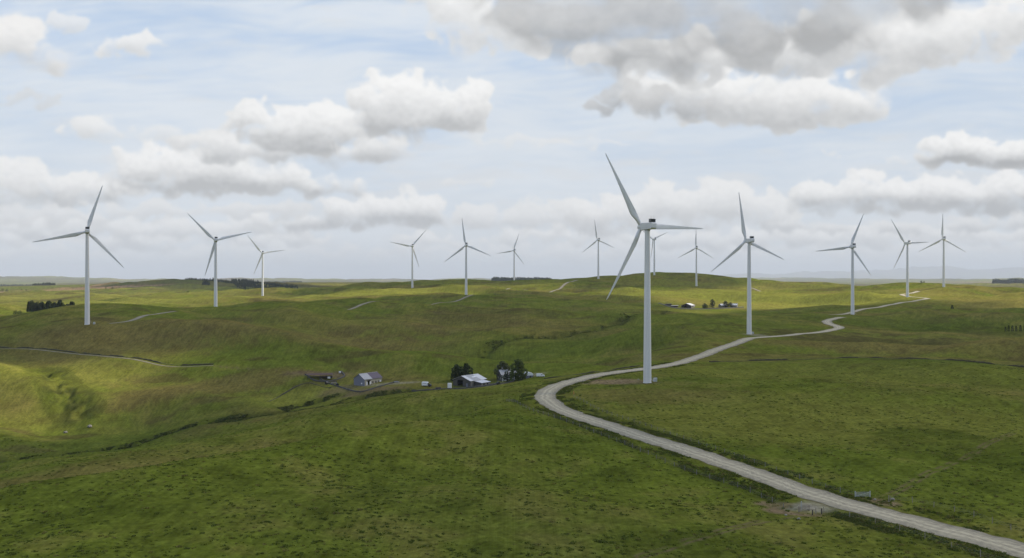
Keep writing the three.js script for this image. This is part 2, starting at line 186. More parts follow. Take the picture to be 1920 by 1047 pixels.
const CONTROL = [
  ...TURBINES, ...ROAD, ...ROAD_FAR, ...TRACK_LEFT,
  // the near hill and its brow
  [0, 1047, 152], [500, 1047, 156], [960, 1047, 160], [1400, 1047, 165], [1800, 1100, 152], [0, 985, 180], [500, 950, 190], [960, 930, 205], [1300, 920, 222],
  [0, 937, 218], [200, 905, 232], [350, 881, 246], [500, 853, 264], [640, 822, 290], [800, 790, 325], [930, 757, 372], [1000, 850, 258], [760, 880, 240],
  [0, 1015, 262], [200, 981, 278], [350, 944, 295], [500, 903, 318], [640, 864, 345], [800, 815, 375],
  // the second spur, its crest, the stream below
  [0, 925, 285], [200, 895, 302], [350, 868, 320], [500, 838, 345], [640, 808, 374], [800, 776, 405],
  [0, 897, 300], [200, 872, 318], [350, 849, 336], [500, 815, 362], [640, 781, 392], [800, 749, 425], [920, 733, 465],
  [0, 875, 400], [200, 848, 410], [350, 828, 420], [500, 797, 445], [640, 768, 470], [800, 739, 492],
  [0, 868, 456], [110, 850, 470], [230, 832, 480], [340, 803, 505], [460, 792, 512], [560, 776, 520], [660, 752, 532], [790, 732, 545],
  // the hillside beyond the stream
  [0, 800, 540], [140, 790, 550], [300, 750, 575], [450, 745, 570], [0, 730, 592], [130, 712, 615], [280, 700, 630], [420, 715, 600], [560, 742, 570],
  [90, 632, 715], [240, 630, 720], [300, 655, 680], [450, 660, 670], [0, 606, 765], [50, 592, 810], [110, 587, 835], [250, 578, 880], [330, 574, 930], [300, 610, 770], [500, 620, 775], [640, 655, 705], [700, 680, 650], [620, 690, 625], [520, 640, 725], [420, 605, 850],
  [500, 567, 1040], [640, 564, 1090], [560, 590, 900], [700, 610, 850], [800, 640, 770], [770, 580, 1040], [850, 670, 680], [900, 625, 810], [960, 590, 960], [1000, 640, 780], [1040, 560, 1340], [880, 600, 920], [790, 690, 620], [700, 716, 585],
  // the farm in the dip
  [600, 705, 605], [685, 724, 572], [800, 722, 568], [885, 727, 556], [960, 712, 575], [1010, 704, 570], [930, 722, 545], [1000, 690, 600],
  // up the valley to the second farm
  [1080, 670, 640], [1130, 630, 770], [1170, 605, 900], [1150, 645, 690], [1250, 640, 660], [1230, 603, 900], [1240, 590, 1080], [1290, 578, 1240], [1380, 574, 1270], [1200, 570, 1270], [1120, 585, 1080],
  [1350, 612, 800], [1440, 590, 930], [1500, 584, 980], [1440, 592, 1060], [1480, 576, 1260], [1320, 594, 1040],
  // the long hill behind
  [1000, 543, 1640], [900, 542, 1560], [780, 552, 1430], [690, 552, 1430], [640, 545, 1650], [790, 528, 1850], [700, 533, 1850], [860, 529, 1900], [1050, 531, 1960], [1180, 517, 1960], [1250, 516, 1980], [1400, 524.5, 2000], [1500, 529, 1960], [1200, 545, 1560], [1330, 552, 1480], [1450, 550, 1560], [1560, 553, 1400], [1640, 540, 1600], [1560, 545, 1560], [1180, 532, 1720],
  [800, 548, 2500], [1050, 548, 2700], [1200, 545, 2700], [1400, 550, 2700], [1560, 555, 2500], [700, 552, 2400],
  // the right hand field and the slopes behind it
  [1500, 800, 318], [1800, 790, 330], [1950, 860, 250], [1650, 880, 246], [1350, 760, 372], [1200, 750, 386], [1320, 680, 545], [1450, 676, 545], [1600, 671, 535], [1780, 677, 505], [1950, 692, 475],
  [1550, 668, 610], [1750, 668, 590], [1950, 684, 545], [1560, 645, 700], [1700, 650, 690], [1900, 655, 650], [1660, 625, 800], [1800, 620, 800], [1950, 620, 800], [1880, 612, 850], [1820, 585, 1000], [1940, 588, 980], [1840, 553, 1350], [1930, 553, 1330], [1880, 545.5, 1420], [1850, 552, 1750], [1960, 555, 1750], [1720, 552, 1800],
  // fields beyond the left brow
  [100, 596, 920], [40, 604, 920], [250, 590, 1000], [95, 585, 1060], [380, 580, 1180], [600, 575, 1250], [250, 577, 1200], [300, 569, 1400], [404, 562, 1480], [560, 555, 1560], [120, 566, 1600], [30, 572, 1500], [330, 550, 1800], [480, 547, 1720], [200, 556, 1900],
  [480, 558, 2000], [560, 553, 2150], [60, 553, 2200], [250, 541, 2500], [400, 536, 2600], [380, 525, 3000], [310, 524.5, 3050], [230, 530, 2950], [100, 545, 2900], [0, 547, 3000], [440, 542, 2650], [520, 546, 2600], [590, 550, 2500], [430, 527.5, 3150], [490, 530, 3150], [550, 538, 2950], [600, 541, 2900], [680, 540, 3300], [560, 530, 4000], [680, 530.5, 4600], [300, 534, 3700], [450, 536, 4200], [100, 536, 4000], [0, 538, 4000], [200, 533, 3600],
];
const polar = (x, z) => [Math.atan2(x, -z), Math.log(Math.max(1, Math.hypot(x, z)))];
const TPS = (() => {
  const pts = [], add = (p) => { const [t, r] = polar(p.x, p.z); pts.push([t, r, p.y]); };
  for (const [x, y, d] of CONTROL) add(at(x, y, d));
  for (const a of [-0.62, -0.35, 0, 0.35, 0.62]) { pts.push([a, Math.log(95), 74], [a, Math.log(40), 77], [a, Math.log(12), 79]); }
  for (const a of [-0.62, -0.42, -0.2, 0, 0.2, 0.42, 0.62]) pts.push([a, Math.log(6000), EYE - 50], [a, Math.log(12000), EYE - 52], [a, Math.log(40000), EYE - 54]);
  for (const [r, h] of [[170, 70], [320, 45], [480, 30], [620, 55], [800, 82], [1500, 84], [2800, 92]]) pts.push([-0.72, Math.log(r), h]);
  for (const [r, h] of [[170, 66], [320, 66], [480, 70], [620, 72], [800, 76], [1300, 96], [2000, 76], [3000, 68]]) pts.push([0.72, Math.log(r), h]);
  const n = pts.length, N = n + 3, A = Array.from({ length: N }, () => new Float64Array(N + 1)), U = (d2) => d2 < 1e-12 ? 0 : d2 * Math.log(d2);
  for (let i = 0; i < n; i++) {
    for (let j = 0; j < n; j++) A[i][j] = U((pts[i][0] - pts[j][0]) ** 2 + (pts[i][1] - pts[j][1]) ** 2);
    A[i][i] += 1.2e-4; A[i][n] = A[n][i] = 1; A[i][n + 1] = A[n + 1][i] = pts[i][0]; A[i][n + 2] = A[n + 2][i] = pts[i][1]; A[i][N] = pts[i][2];
  }
  for (let c = 0; c < N; c++) {
    let p = c; for (let r = c + 1; r < N; r++) if (Math.abs(A[r][c]) > Math.abs(A[p][c])) p = r;
    [A[c], A[p]] = [A[p], A[c]];
    for (let r = c + 1; r < N; r++) { const f = A[r][c] / A[c][c]; if (f) for (let k = c; k <= N; k++) A[r][k] -= f * A[c][k]; }
  }
  const w = new Float64Array(N);
  for (let r = N - 1; r >= 0; r--) { let s = A[r][N]; for (let k = r + 1; k < N; k++) s -= A[r][k] * w[k]; w[r] = s / A[r][r]; }
  return (t, r) => { let s = w[n] + w[n + 1] * t + w[n + 2] * r; for (let i = 0; i < n; i++) { const a = t - pts[i][0], b = r - pts[i][1], d = a * a + b * b; if (d > 1e-12) s += w[i] * d * Math.log(d); } return s; };
})();
// the spline on a grid of bearing and log distance, read with cubic weights
const GRID = (() => {
  const T0 = -0.78, T1 = 0.78, R0 = Math.log(8), R1 = Math.log(45000), NT = 420, NR = 640, v = new Float32Array(NT * NR);
  for (let j = 0; j < NR; j++) for (let i = 0; i < NT; i++) v[j * NT + i] = TPS(lerp(T0, T1, i / (NT - 1)), lerp(R0, R1, j / (NR - 1)));
  const w = (t) => [((-0.5 * t + 1) * t - 0.5) * t, (1.5 * t - 2.5) * t * t + 1, ((-1.5 * t + 2) * t + 0.5) * t, (0.5 * t - 0.5) * t * t];
  return (t, r) => {
    const x = clamp((t - T0) / (T1 - T0)) * (NT - 1), y = clamp((r - R0) / (R1 - R0)) * (NR - 1), i = Math.min(NT - 2, x | 0), j = Math.min(NR - 2, y | 0), a = w(x - i), b = w(y - j);
    let s = 0; for (let q = 0; q < 4; q++) { const row = clamp(j - 1 + q, 0, NR - 1) * NT; for (let p = 0; p < 4; p++) s += b[q] * a[p] * v[row + clamp(i - 1 + p, 0, NT - 1)]; } return s;
  };
})();
// far ridges: [bearing px, half width px, distance, depth, height above the plain]
const RIDGES = [[20, 110, 15500, 2600, 66, 1], [105, 90, 16600, 3000, 72, 1], [205, 46, 14000, 1300, 58, 1], [300, 60, 17000, 2600, 54, 1], [440, 44, 15000, 2000, 64, 1], [520, 64, 16500, 2600, 66, 1], [610, 50, 15500, 2000, 52, 1], [720, 90, 18500, 2800, 58, 1], [850, 44, 17000, 2000, 58, 1], [900, 60, 19000, 2800, 64, 1], [640, 120, 9000, 900, 18, 1], [250, 120, 9500, 1100, 20, 1], [1000, 120, 4600, 500, 21, 1], [1420, 240, 21000, 3500, 80, 1], [1890, 90, 5200, 700, 26, 1], [1800, 220, 16625, 2800, 52, 1], [-150, 200, 14000, 2625, 80, 1], [2100, 200, 12250, 2100, 80, 1],
  [1560, 110, 54000, 4800, 540, 3], [1740, 150, 56250, 4800, 820, 3], [1930, 170, 54750, 4800, 780, 3], [1420, 90, 54000, 3900, 380, 3], [2200, 250, 54000, 4500, 900, 3]];
const RID = RIDGES.map(([px, w, d, dd, h, k]) => ({ t: Math.atan((px - CX) / F), w: w / F, r: d / Math.cos(Math.atan((px - CX) / F)), dd, h, k }));
const folds = (x, z) => { const ux = x * 0.86 + z * 0.50, uz = -x * 0.50 + z * 0.86; return [noiseA(ux / 620 + 0.25 * noiseB(x / 260, z / 260), uz / 200), noiseB(ux / 300 + 0.2 * noiseA(x / 120, z / 120), uz / 78 + 4)]; };
const xz = (list) => list.map(([x, y, d]) => { const p = at(x, y, d); return new THREE.Vector3(p.x, 0, p.z); });
class Near {
  constructor(ways, cell, reach) { this.cell = cell; this.map = new Map(); this.reach = reach; ways.forEach((w, k) => { for (let i = 0; i + 1 < w.p.length; i++) { const a = w.p[i], b = w.p[i + 1], m = reach; for (let X = Math.floor((Math.min(a.x, b.x) - m) / cell); X <= Math.floor((Math.max(a.x, b.x) + m) / cell); X++) for (let Z = Math.floor((Math.min(a.z, b.z) - m) / cell); Z <= Math.floor((Math.max(a.z, b.z) + m) / cell); Z++) { const key = X * 100003 + Z; let l = this.map.get(key); if (!l) this.map.set(key, l = []); l.push([a, b, w, i]); } } }); }
  at(x, z) {
    const l = this.map.get(Math.floor(x / this.cell) * 100003 + Math.floor(z / this.cell)); if (!l) return null;
    let best = null, bd = this.reach ** 2;
    for (const [a, b, w, i] of l) { const dx = b.x - a.x, dz = b.z - a.z, t = clamp(((x - a.x) * dx + (z - a.z) * dz) / (dx * dx + dz * dz)), ex = x - a.x - t * dx, ez = z - a.z - t * dz, d = ex * ex + ez * ez; if (d < bd) { bd = d; best = { d: 0, y: a.y + t * (b.y - a.y), w, side: Math.sign(dx * ez - dz * ex), i: i + t }; } }
    if (best) best.d = Math.sqrt(bd); return best;
  }
}
const WALL_RIGHT = [[1330, 677, 548], [1440, 672, 550], [1560, 668.5, 548], [1680, 669, 528], [1790, 676, 506], [1880, 685.5, 486], [1990, 700, 462]];
const quiet = new Near([ROAD, ROAD_FAR, TRACK_LEFT, WALL_RIGHT].map((l) => ({ p: xz(l) })), 90, 80);
const swell = (x, z, r) => {
  // folds that run down the slopes, and the lumps of grazed ground
  const far = sstep(300, 620, r) * (1 - sstep(2600, 4200, r)), [f, g] = folds(x, z), q = quiet.at(x, z), k = q ? lerp(0.12, 1, sstep(12, 75, q.d)) : 1;
  let h = far * (7.5 * f + 3.2 * g);
  h += 8 * sstep(520, 620, r) * (1 - sstep(760, 930, r)) * noiseC((x * 0.94 + z * 0.34) / 420 + 9, (-x * 0.34 + z * 0.94) / 130);
  h += (1.3 * noiseC(x / 75, z / 75) + 1.6 * noiseB(x / 150, z / 90 + 7)) * sstep(90, 240, r) * (1 - sstep(3000, 5000, r)) + 0.40 * noiseA(x / 24, z / 24) * (1 - sstep(500, 1200, r));
  return h * k;
};
const CALM = [...TURBINES.map((p) => [...p, 26]), [685, 724, 572, 34], [885, 727, 556, 40], [960, 712, 575, 34], [1010, 704, 570, 26], [1290, 578, 1240, 70], [1370, 575, 1260, 60]].map(([x, y, d, r]) => { const p = at(x, y, d); return [p.x, p.z, r]; });
const rise = (x, z) => {
  const [t, lr] = polar(x, z), r = Math.exp(lr), side = sstep(0.60, 0.78, Math.abs(t));
  let h = GRID(clamp(t, -0.76, 0.76), lr);
  if (side > 0) h = lerp(h, 66 + 14 * noiseC(x / 700, z / 700), side * 0.999);
  let calm = 1; for (const [cx, cz, cr] of CALM) { const d2 = (x - cx) ** 2 + (z - cz) ** 2; if (d2 < cr * cr * 6) calm *= sstep(cr * 0.7, cr * 2.3, Math.sqrt(d2)); }
  h += swell(x, z, r) * calm;
  if (r > 3000) { let top = 0, peak = 0; for (const q of RID) { const a = (t - q.t) / q.w, b = (r - q.r) / q.dd; if (Math.abs(a) < 3 && Math.abs(b) < 3) { const e = q.h * Math.exp(-(a ** 4) * 0.5 - a * a * 0.4 - b * b) * (1 + (q.k > 2 ? 0.35 : 0.30) * fbm(noiseB, t * (q.k > 2 ? 22 : 34), r / 3000 + q.k, 4)); if (q.k > 2) peak = Math.max(peak, e); else top = Math.max(top, e) + 0.3 * Math.min(top, e); } } h += top + peak; }
  return h;
};
// ways over the ground: points every few metres, each with its height; cells of a hash find the nearest
function way(list, width, step, sink = 0) {
  const c = new THREE.CatmullRomCurve3(xz(list), false, 'centripetal'), n = Math.max(8, Math.round(c.getLength() / step)), p = c.getSpacedPoints(n);
  for (const q of p) q.y = rise(q.x, q.z);
  for (let k = 0; k < 3; k++) { const y = p.map((q) => q.y); for (let i = 1; i < n; i++) p[i].y = (y[i - 1] + 2 * y[i] + y[i + 1]) / 4; }
  return { p, width, sink };
}
const roads = [way(ROAD, 10, 3), way(ROAD_FAR, 8, 4), way(TRACK_LEFT.slice(0, 5), 2.7, 4),
  way([[205, 606, 748], [245, 602, 765], [275, 594, 800], [300, 589, 830], [328, 584, 862]], 5.5, 4),
  way([[640, 578, 1000], [720, 571, 1080], [800, 566, 1140], [870, 563, 1200], [926, 558, 1290], [908, 552, 1400]], 5.5, 4),
  way([[1020, 549, 1560], [1050, 542, 1640], [1086, 528.5, 1790]], 6, 5),
  way([[930, 549, 1500], [1000, 543, 1640]], 5, 5),
  way([[1330, 533, 1800], [1400, 541, 1700], [1460, 553, 1540]], 5, 5)];
const streams = [way([[-60, 876, 446], [0, 868, 456], [110, 850, 470], [180, 838, 478], [230, 830, 482], [290, 806, 503], [340, 802, 506], [400, 795, 512], [460, 791, 513], [520, 782, 518], [545, 768, 524], [580, 770, 522], [630, 757, 530], [690, 740, 541], [760, 731, 546]], 7, 4, 3.2),
  way([[545, 768, 524], [538, 756, 540], [560, 750, 548], [630, 738, 556]], 5, 4, 2),
  way([[880, 668, 690], [920, 650, 745], [980, 633, 790], [1040, 628, 800], [1130, 618, 850], [1190, 600, 950], [1240, 590, 1080]], 9, 6, 3.6),
  way([[960, 744, 400], [975, 765, 372], [1010, 790, 345], [1080, 815, 312], [1180, 845, 278], [1290, 885, 246], [1400, 920, 226], [1480, 955, 206]], 2.4, 3, 0.55),
  way([[1070, 748, 392], [1120, 772, 356], [1200, 800, 318], [1300, 838, 280], [1420, 880, 248], [1560, 925, 221], [1640, 950, 210]], 2.2, 3, 0.5)];
streams.push(way([[1110, 770, 360], [1200, 803, 316], [1300, 842, 278], [1380, 872, 253], [1440, 896, 238]], 8, 3, 0.7), way([[85, 702, 622], [110, 735, 590], [150, 788, 552]], 16, 4, 3.4), way([[1560, 966, 202], [1640, 990, 191], [1760, 1026, 178], [1900, 1072, 164]], 2.6, 3, 0.3), way([[1090, 712, 462], [1180, 697, 492], [1260, 684, 526]], 2.6, 3, 0.4));
const ruts = [way([[395, 684.5, 628], [500, 693, 612], [590, 702, 598]], 1.6, 4), way([[1640, 940, 213], [1680, 925, 221], [1740, 893, 238], [1800, 864, 257], [1850, 838, 276], [1900, 815, 296]], 2, 3), way([[1490, 969, 200], [1420, 985, 193], [1330, 1012, 180], [1200, 1060, 163]], 2, 3), way([[1000, 745, 402], [985, 757, 383], [1000, 777, 356], [1060, 800, 327], [1160, 832, 290], [1270, 874, 251]], 1.4, 3)], nearRut = new Near(ruts, 25, 6);
const nearRoad = new Near(roads, 25, 14), nearStream = new Near(streams, 25, 16);
const ground0 = (x, z, r) => {
  let h = rise(x, z);
  if (r < 2600) {
    const s = nearStream.at(x, z);
    if (s) h -= s.w.sink * (0.75 + 0.5 * noiseC(x / 9, z / 9)) * Math.exp(-((s.d / (s.w.width * 0.55)) ** 2));
    const q = nearRoad.at(x, z);
    if (q) { const e = q.w.width / 2 + 1.0; h = lerp(q.y, h, sstep(e, e + 6.5, q.d)); }
  }
  return h;
};
const H = (x, z) => ground0(x, z, Math.hypot(x, z));
const tuft = (x, z) => 0.5 * noiseB(x / 1.5, z / 1.5) + 0.5 * noiseC(x / 3.6, z / 3.2);
const spot = (px, py, d) => { const p = at(px, py, d); p.y = H(p.x, p.z); return p; };
// where the line of sight through (px, py) meets the ground
function hit(px, py, from = 140) { let a = from; for (let d = from; d < 9000; d *= 1.004) { const p = at(px, py, d); if (p.y < H(p.x, p.z)) { let lo = a, hi = d; for (let k = 0; k < 14; k++) { const m = (lo + hi) / 2, q = at(px, py, m); if (q.y < H(q.x, q.z)) hi = m; else lo = m; } return spot(px, py, hi); } a = d; } return spot(px, py, 9000); }

// plants, with sun painted in: lit bands paler (LIME, PALE), shaded grass darker: [px, py, depth, across, along, colour, strength]
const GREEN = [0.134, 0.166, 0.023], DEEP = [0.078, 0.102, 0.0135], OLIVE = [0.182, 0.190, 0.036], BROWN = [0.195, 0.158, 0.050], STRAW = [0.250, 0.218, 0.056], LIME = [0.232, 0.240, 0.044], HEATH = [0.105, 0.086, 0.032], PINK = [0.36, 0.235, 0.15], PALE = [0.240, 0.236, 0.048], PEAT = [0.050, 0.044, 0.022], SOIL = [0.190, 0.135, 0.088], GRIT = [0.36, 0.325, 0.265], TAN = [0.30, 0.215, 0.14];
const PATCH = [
  [100, 700, 625, 130, 26, LIME, 0.4], [60, 735, 590, 80, 22, LIME, 0.4], [230, 770, 565, 90, 20, OLIVE, 0.6], [400, 735, 585, 70, 20, BROWN, 0.75], [300, 760, 570, 60, 10, BROWN, 0.4],  // the LIME pair paints weak sunlight onto the left slope
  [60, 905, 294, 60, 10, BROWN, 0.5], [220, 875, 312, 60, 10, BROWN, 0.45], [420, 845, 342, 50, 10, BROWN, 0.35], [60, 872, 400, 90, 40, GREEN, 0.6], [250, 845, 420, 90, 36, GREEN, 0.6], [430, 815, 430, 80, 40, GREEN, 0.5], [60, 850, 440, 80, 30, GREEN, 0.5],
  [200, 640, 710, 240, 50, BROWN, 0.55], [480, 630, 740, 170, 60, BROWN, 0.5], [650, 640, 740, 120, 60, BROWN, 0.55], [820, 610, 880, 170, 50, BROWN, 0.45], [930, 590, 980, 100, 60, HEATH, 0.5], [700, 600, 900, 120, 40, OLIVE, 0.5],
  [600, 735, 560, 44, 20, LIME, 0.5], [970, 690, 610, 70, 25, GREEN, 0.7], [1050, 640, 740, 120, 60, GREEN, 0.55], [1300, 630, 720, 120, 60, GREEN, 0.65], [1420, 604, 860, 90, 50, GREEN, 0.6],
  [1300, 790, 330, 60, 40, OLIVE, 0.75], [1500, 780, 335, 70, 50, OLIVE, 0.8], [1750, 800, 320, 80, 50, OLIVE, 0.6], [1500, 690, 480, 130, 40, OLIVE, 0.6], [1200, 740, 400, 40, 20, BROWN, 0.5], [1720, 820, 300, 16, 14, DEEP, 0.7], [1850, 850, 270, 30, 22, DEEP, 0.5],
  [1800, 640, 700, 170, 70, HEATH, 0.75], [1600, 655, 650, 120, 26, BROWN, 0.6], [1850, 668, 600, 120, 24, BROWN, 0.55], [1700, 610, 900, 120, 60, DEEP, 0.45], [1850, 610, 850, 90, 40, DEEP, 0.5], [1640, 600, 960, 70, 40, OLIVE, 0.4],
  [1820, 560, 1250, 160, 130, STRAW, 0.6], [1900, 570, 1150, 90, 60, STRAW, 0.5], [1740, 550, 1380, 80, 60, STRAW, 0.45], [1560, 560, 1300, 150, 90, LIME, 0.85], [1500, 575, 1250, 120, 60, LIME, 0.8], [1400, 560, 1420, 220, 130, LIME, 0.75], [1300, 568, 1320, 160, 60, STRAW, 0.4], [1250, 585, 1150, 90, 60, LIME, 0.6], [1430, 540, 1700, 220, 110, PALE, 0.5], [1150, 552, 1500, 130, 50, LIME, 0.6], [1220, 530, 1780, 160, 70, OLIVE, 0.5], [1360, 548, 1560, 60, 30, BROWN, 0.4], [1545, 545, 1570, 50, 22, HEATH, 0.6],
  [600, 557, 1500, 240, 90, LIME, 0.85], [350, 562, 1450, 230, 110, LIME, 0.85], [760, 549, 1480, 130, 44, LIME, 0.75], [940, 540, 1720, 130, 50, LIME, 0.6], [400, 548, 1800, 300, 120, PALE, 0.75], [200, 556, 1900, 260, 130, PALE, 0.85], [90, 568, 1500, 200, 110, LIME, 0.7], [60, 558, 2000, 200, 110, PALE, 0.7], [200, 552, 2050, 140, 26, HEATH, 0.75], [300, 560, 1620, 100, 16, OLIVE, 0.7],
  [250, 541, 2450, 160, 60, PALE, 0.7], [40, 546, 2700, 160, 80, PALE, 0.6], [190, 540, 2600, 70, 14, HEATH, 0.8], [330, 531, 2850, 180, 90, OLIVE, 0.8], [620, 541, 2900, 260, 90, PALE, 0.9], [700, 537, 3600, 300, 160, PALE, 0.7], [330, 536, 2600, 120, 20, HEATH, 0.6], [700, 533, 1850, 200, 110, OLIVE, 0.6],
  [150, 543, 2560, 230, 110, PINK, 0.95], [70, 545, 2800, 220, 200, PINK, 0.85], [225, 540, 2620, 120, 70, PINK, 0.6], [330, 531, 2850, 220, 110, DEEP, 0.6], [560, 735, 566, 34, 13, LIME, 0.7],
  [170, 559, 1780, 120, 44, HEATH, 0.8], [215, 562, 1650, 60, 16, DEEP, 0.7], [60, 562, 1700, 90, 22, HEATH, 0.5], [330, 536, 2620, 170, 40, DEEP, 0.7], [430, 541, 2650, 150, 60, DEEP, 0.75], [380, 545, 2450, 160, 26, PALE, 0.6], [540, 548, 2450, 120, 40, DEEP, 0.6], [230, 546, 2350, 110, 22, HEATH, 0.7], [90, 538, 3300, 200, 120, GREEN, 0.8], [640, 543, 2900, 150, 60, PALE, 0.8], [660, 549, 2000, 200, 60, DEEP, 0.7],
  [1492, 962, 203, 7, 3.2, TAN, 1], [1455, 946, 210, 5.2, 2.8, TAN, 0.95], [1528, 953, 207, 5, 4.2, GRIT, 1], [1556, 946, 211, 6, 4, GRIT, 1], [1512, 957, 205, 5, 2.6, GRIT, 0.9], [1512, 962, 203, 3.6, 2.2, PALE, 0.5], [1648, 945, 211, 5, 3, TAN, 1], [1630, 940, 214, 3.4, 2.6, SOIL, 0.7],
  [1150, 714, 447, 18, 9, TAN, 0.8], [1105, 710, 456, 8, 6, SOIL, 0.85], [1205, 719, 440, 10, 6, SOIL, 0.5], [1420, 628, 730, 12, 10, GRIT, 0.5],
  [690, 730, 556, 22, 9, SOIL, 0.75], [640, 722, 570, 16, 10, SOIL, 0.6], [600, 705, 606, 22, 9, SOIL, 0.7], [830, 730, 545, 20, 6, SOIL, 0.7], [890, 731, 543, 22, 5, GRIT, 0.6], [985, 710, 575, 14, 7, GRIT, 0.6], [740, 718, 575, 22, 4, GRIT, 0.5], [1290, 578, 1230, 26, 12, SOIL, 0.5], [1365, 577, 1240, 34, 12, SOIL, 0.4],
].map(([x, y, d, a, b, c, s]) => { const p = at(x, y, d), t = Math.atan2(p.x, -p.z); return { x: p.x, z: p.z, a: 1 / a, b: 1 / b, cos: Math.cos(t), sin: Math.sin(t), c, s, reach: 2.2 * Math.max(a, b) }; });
const pcell = 250, patches = new Map();
for (const p of PATCH) for (let X = Math.floor((p.x - p.reach) / pcell); X <= Math.floor((p.x + p.reach) / pcell); X++) for (let Z = Math.floor((p.z - p.reach) / pcell); Z <= Math.floor((p.z + p.reach) / pcell); Z++) { const k = X * 10007 + Z; if (!patches.has(k)) patches.set(k, []); patches.get(k).push(p); }
const mixTo = (c, q, t) => { for (let k = 0; k < 3; k++) c[k] += (q[k] - c[k]) * t; };
function turf(x, z, r, out) {
  const c = out, n1 = fbm(noiseA, x / 140, z / 140, 4), n2 = fbm(noiseB, x / 38, z / 38, 4), n3 = noiseC(x / 9, z / 9), n4 = noiseA(x / 2.6, z / 2.6);
  c[0] = GREEN[0]; c[1] = GREEN[1]; c[2] = GREEN[2];
  mixTo(c, OLIVE, 0.55 * sstep(-0.25, 0.55, n1) + 0.25 * sstep(300, 700, r));
  mixTo(c, BROWN, 0.42 * sstep(0.05, 0.6, n2 + 0.4 * n1));
  mixTo(c, DEEP, 0.45 * sstep(0.1, 0.6, -n2));
  { const a = fbm(noiseB, (x * 0.8 + z * 0.6) / 420 + 31, (z * 0.8 - x * 0.6) / 150 - 12, 4), b = fbm(noiseC, x / 130 - 7, z / 60 + 19, 4), k = sstep(300, 620, r); mixTo(c, BROWN, k * 0.6 * sstep(-0.02, 0.4, a)); mixTo(c, GREEN, k * 0.7 * sstep(0.02, 0.35, -a)); mixTo(c, STRAW, k * 0.25 * sstep(0.18, 0.45, b)); mixTo(c, HEATH, k * 0.65 * sstep(0.2, 0.4, fbm(noiseC, x / 85 + 3, z / 46, 4))); }
  if (r > 2300) { // far fields, each with a tone of its own
    const f = sstep(2300, 3400, r), X = x / 420 + 0.4 * noiseA(x / 1500, z / 1500), Z = z / 900 + 0.4 * noiseB(x / 1500, z / 1500), k = noiseC(Math.floor(X) * 7.3 + 1.1, Math.floor(Z) * 5.9), k2 = noiseB(Math.floor(X) * 3.1, Math.floor(Z) * 9.7);
    if (n1 > -0.5) mixTo(c, k > 0.35 ? PALE : k > 0 ? LIME : k > -0.35 ? GREEN : OLIVE, f * 0.55);
    if (k2 > 0.62) mixTo(c, PINK, f * 0.5);
    mixTo(c, DEEP, 0.5 * f * sstep(0.3, 0.5, n2));
    mixTo(c, HEATH, 0.8 * sstep(-0.15, 0.25, fbm(noiseA, x / 2600 + 3, z / 2600, 4)));
  }
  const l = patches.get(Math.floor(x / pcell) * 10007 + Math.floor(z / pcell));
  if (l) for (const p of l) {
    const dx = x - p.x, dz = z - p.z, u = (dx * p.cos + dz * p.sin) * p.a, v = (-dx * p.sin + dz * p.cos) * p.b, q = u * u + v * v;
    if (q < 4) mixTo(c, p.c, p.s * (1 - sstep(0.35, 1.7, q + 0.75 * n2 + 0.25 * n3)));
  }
  const g = 1 + 0.17 * n3 + 0.20 * n4 + 0.24 * n2; c[0] *= g; c[1] *= g; c[2] *= g;
  if (r < 2600) {
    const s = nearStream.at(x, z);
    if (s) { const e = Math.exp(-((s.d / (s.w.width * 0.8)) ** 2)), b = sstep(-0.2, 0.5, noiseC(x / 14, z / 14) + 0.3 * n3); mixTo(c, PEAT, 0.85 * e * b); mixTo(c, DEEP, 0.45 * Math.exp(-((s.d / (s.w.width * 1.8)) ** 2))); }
    const u = nearRut.at(x, z); if (u) { const k = Math.exp(-(((u.d - 0.85) / 0.5) ** 2)); mixTo(c, u.w.width > 1.5 ? SOIL : STRAW, (u.w.width > 1.5 ? 0.7 : 0.35) * k * sstep(-0.6, 0.2, n3 + n2)); }
    const q = nearRoad.at(x, z);
    if (q) { const e = q.w.width / 2; mixTo(c, SOIL, 0.7 * (1 - sstep(e - 0.4, e + 0.9 + 0.9 * n3, q.d))); mixTo(c, OLIVE, 0.35 * (1 - sstep(e + 1, e + 5, q.d))); }
  }
}
const detail = grain(1024, (() => { const a = (u, v) => { let s = 0; for (const [f, k] of [[9, 0.30], [26, 0.26], [70, 0.26], [190, 0.2]]) s += k * tileN(noiseA, u + 0.013 * f, v, f); return s; }; return (u, v) => { const k = 0.88 + 0.42 * a(u, v) + 0.14 * noiseB(u * 500, v * 500) * Math.min(1, 20 * Math.min(u, v, 1 - u, 1 - v)); return [k * 1.01, k, k * 0.96]; }; })());
const GRASS = new THREE.MeshPhysicalMaterial({ vertexColors: true, map: detail, roughness: 1, specularIntensity: 0 });

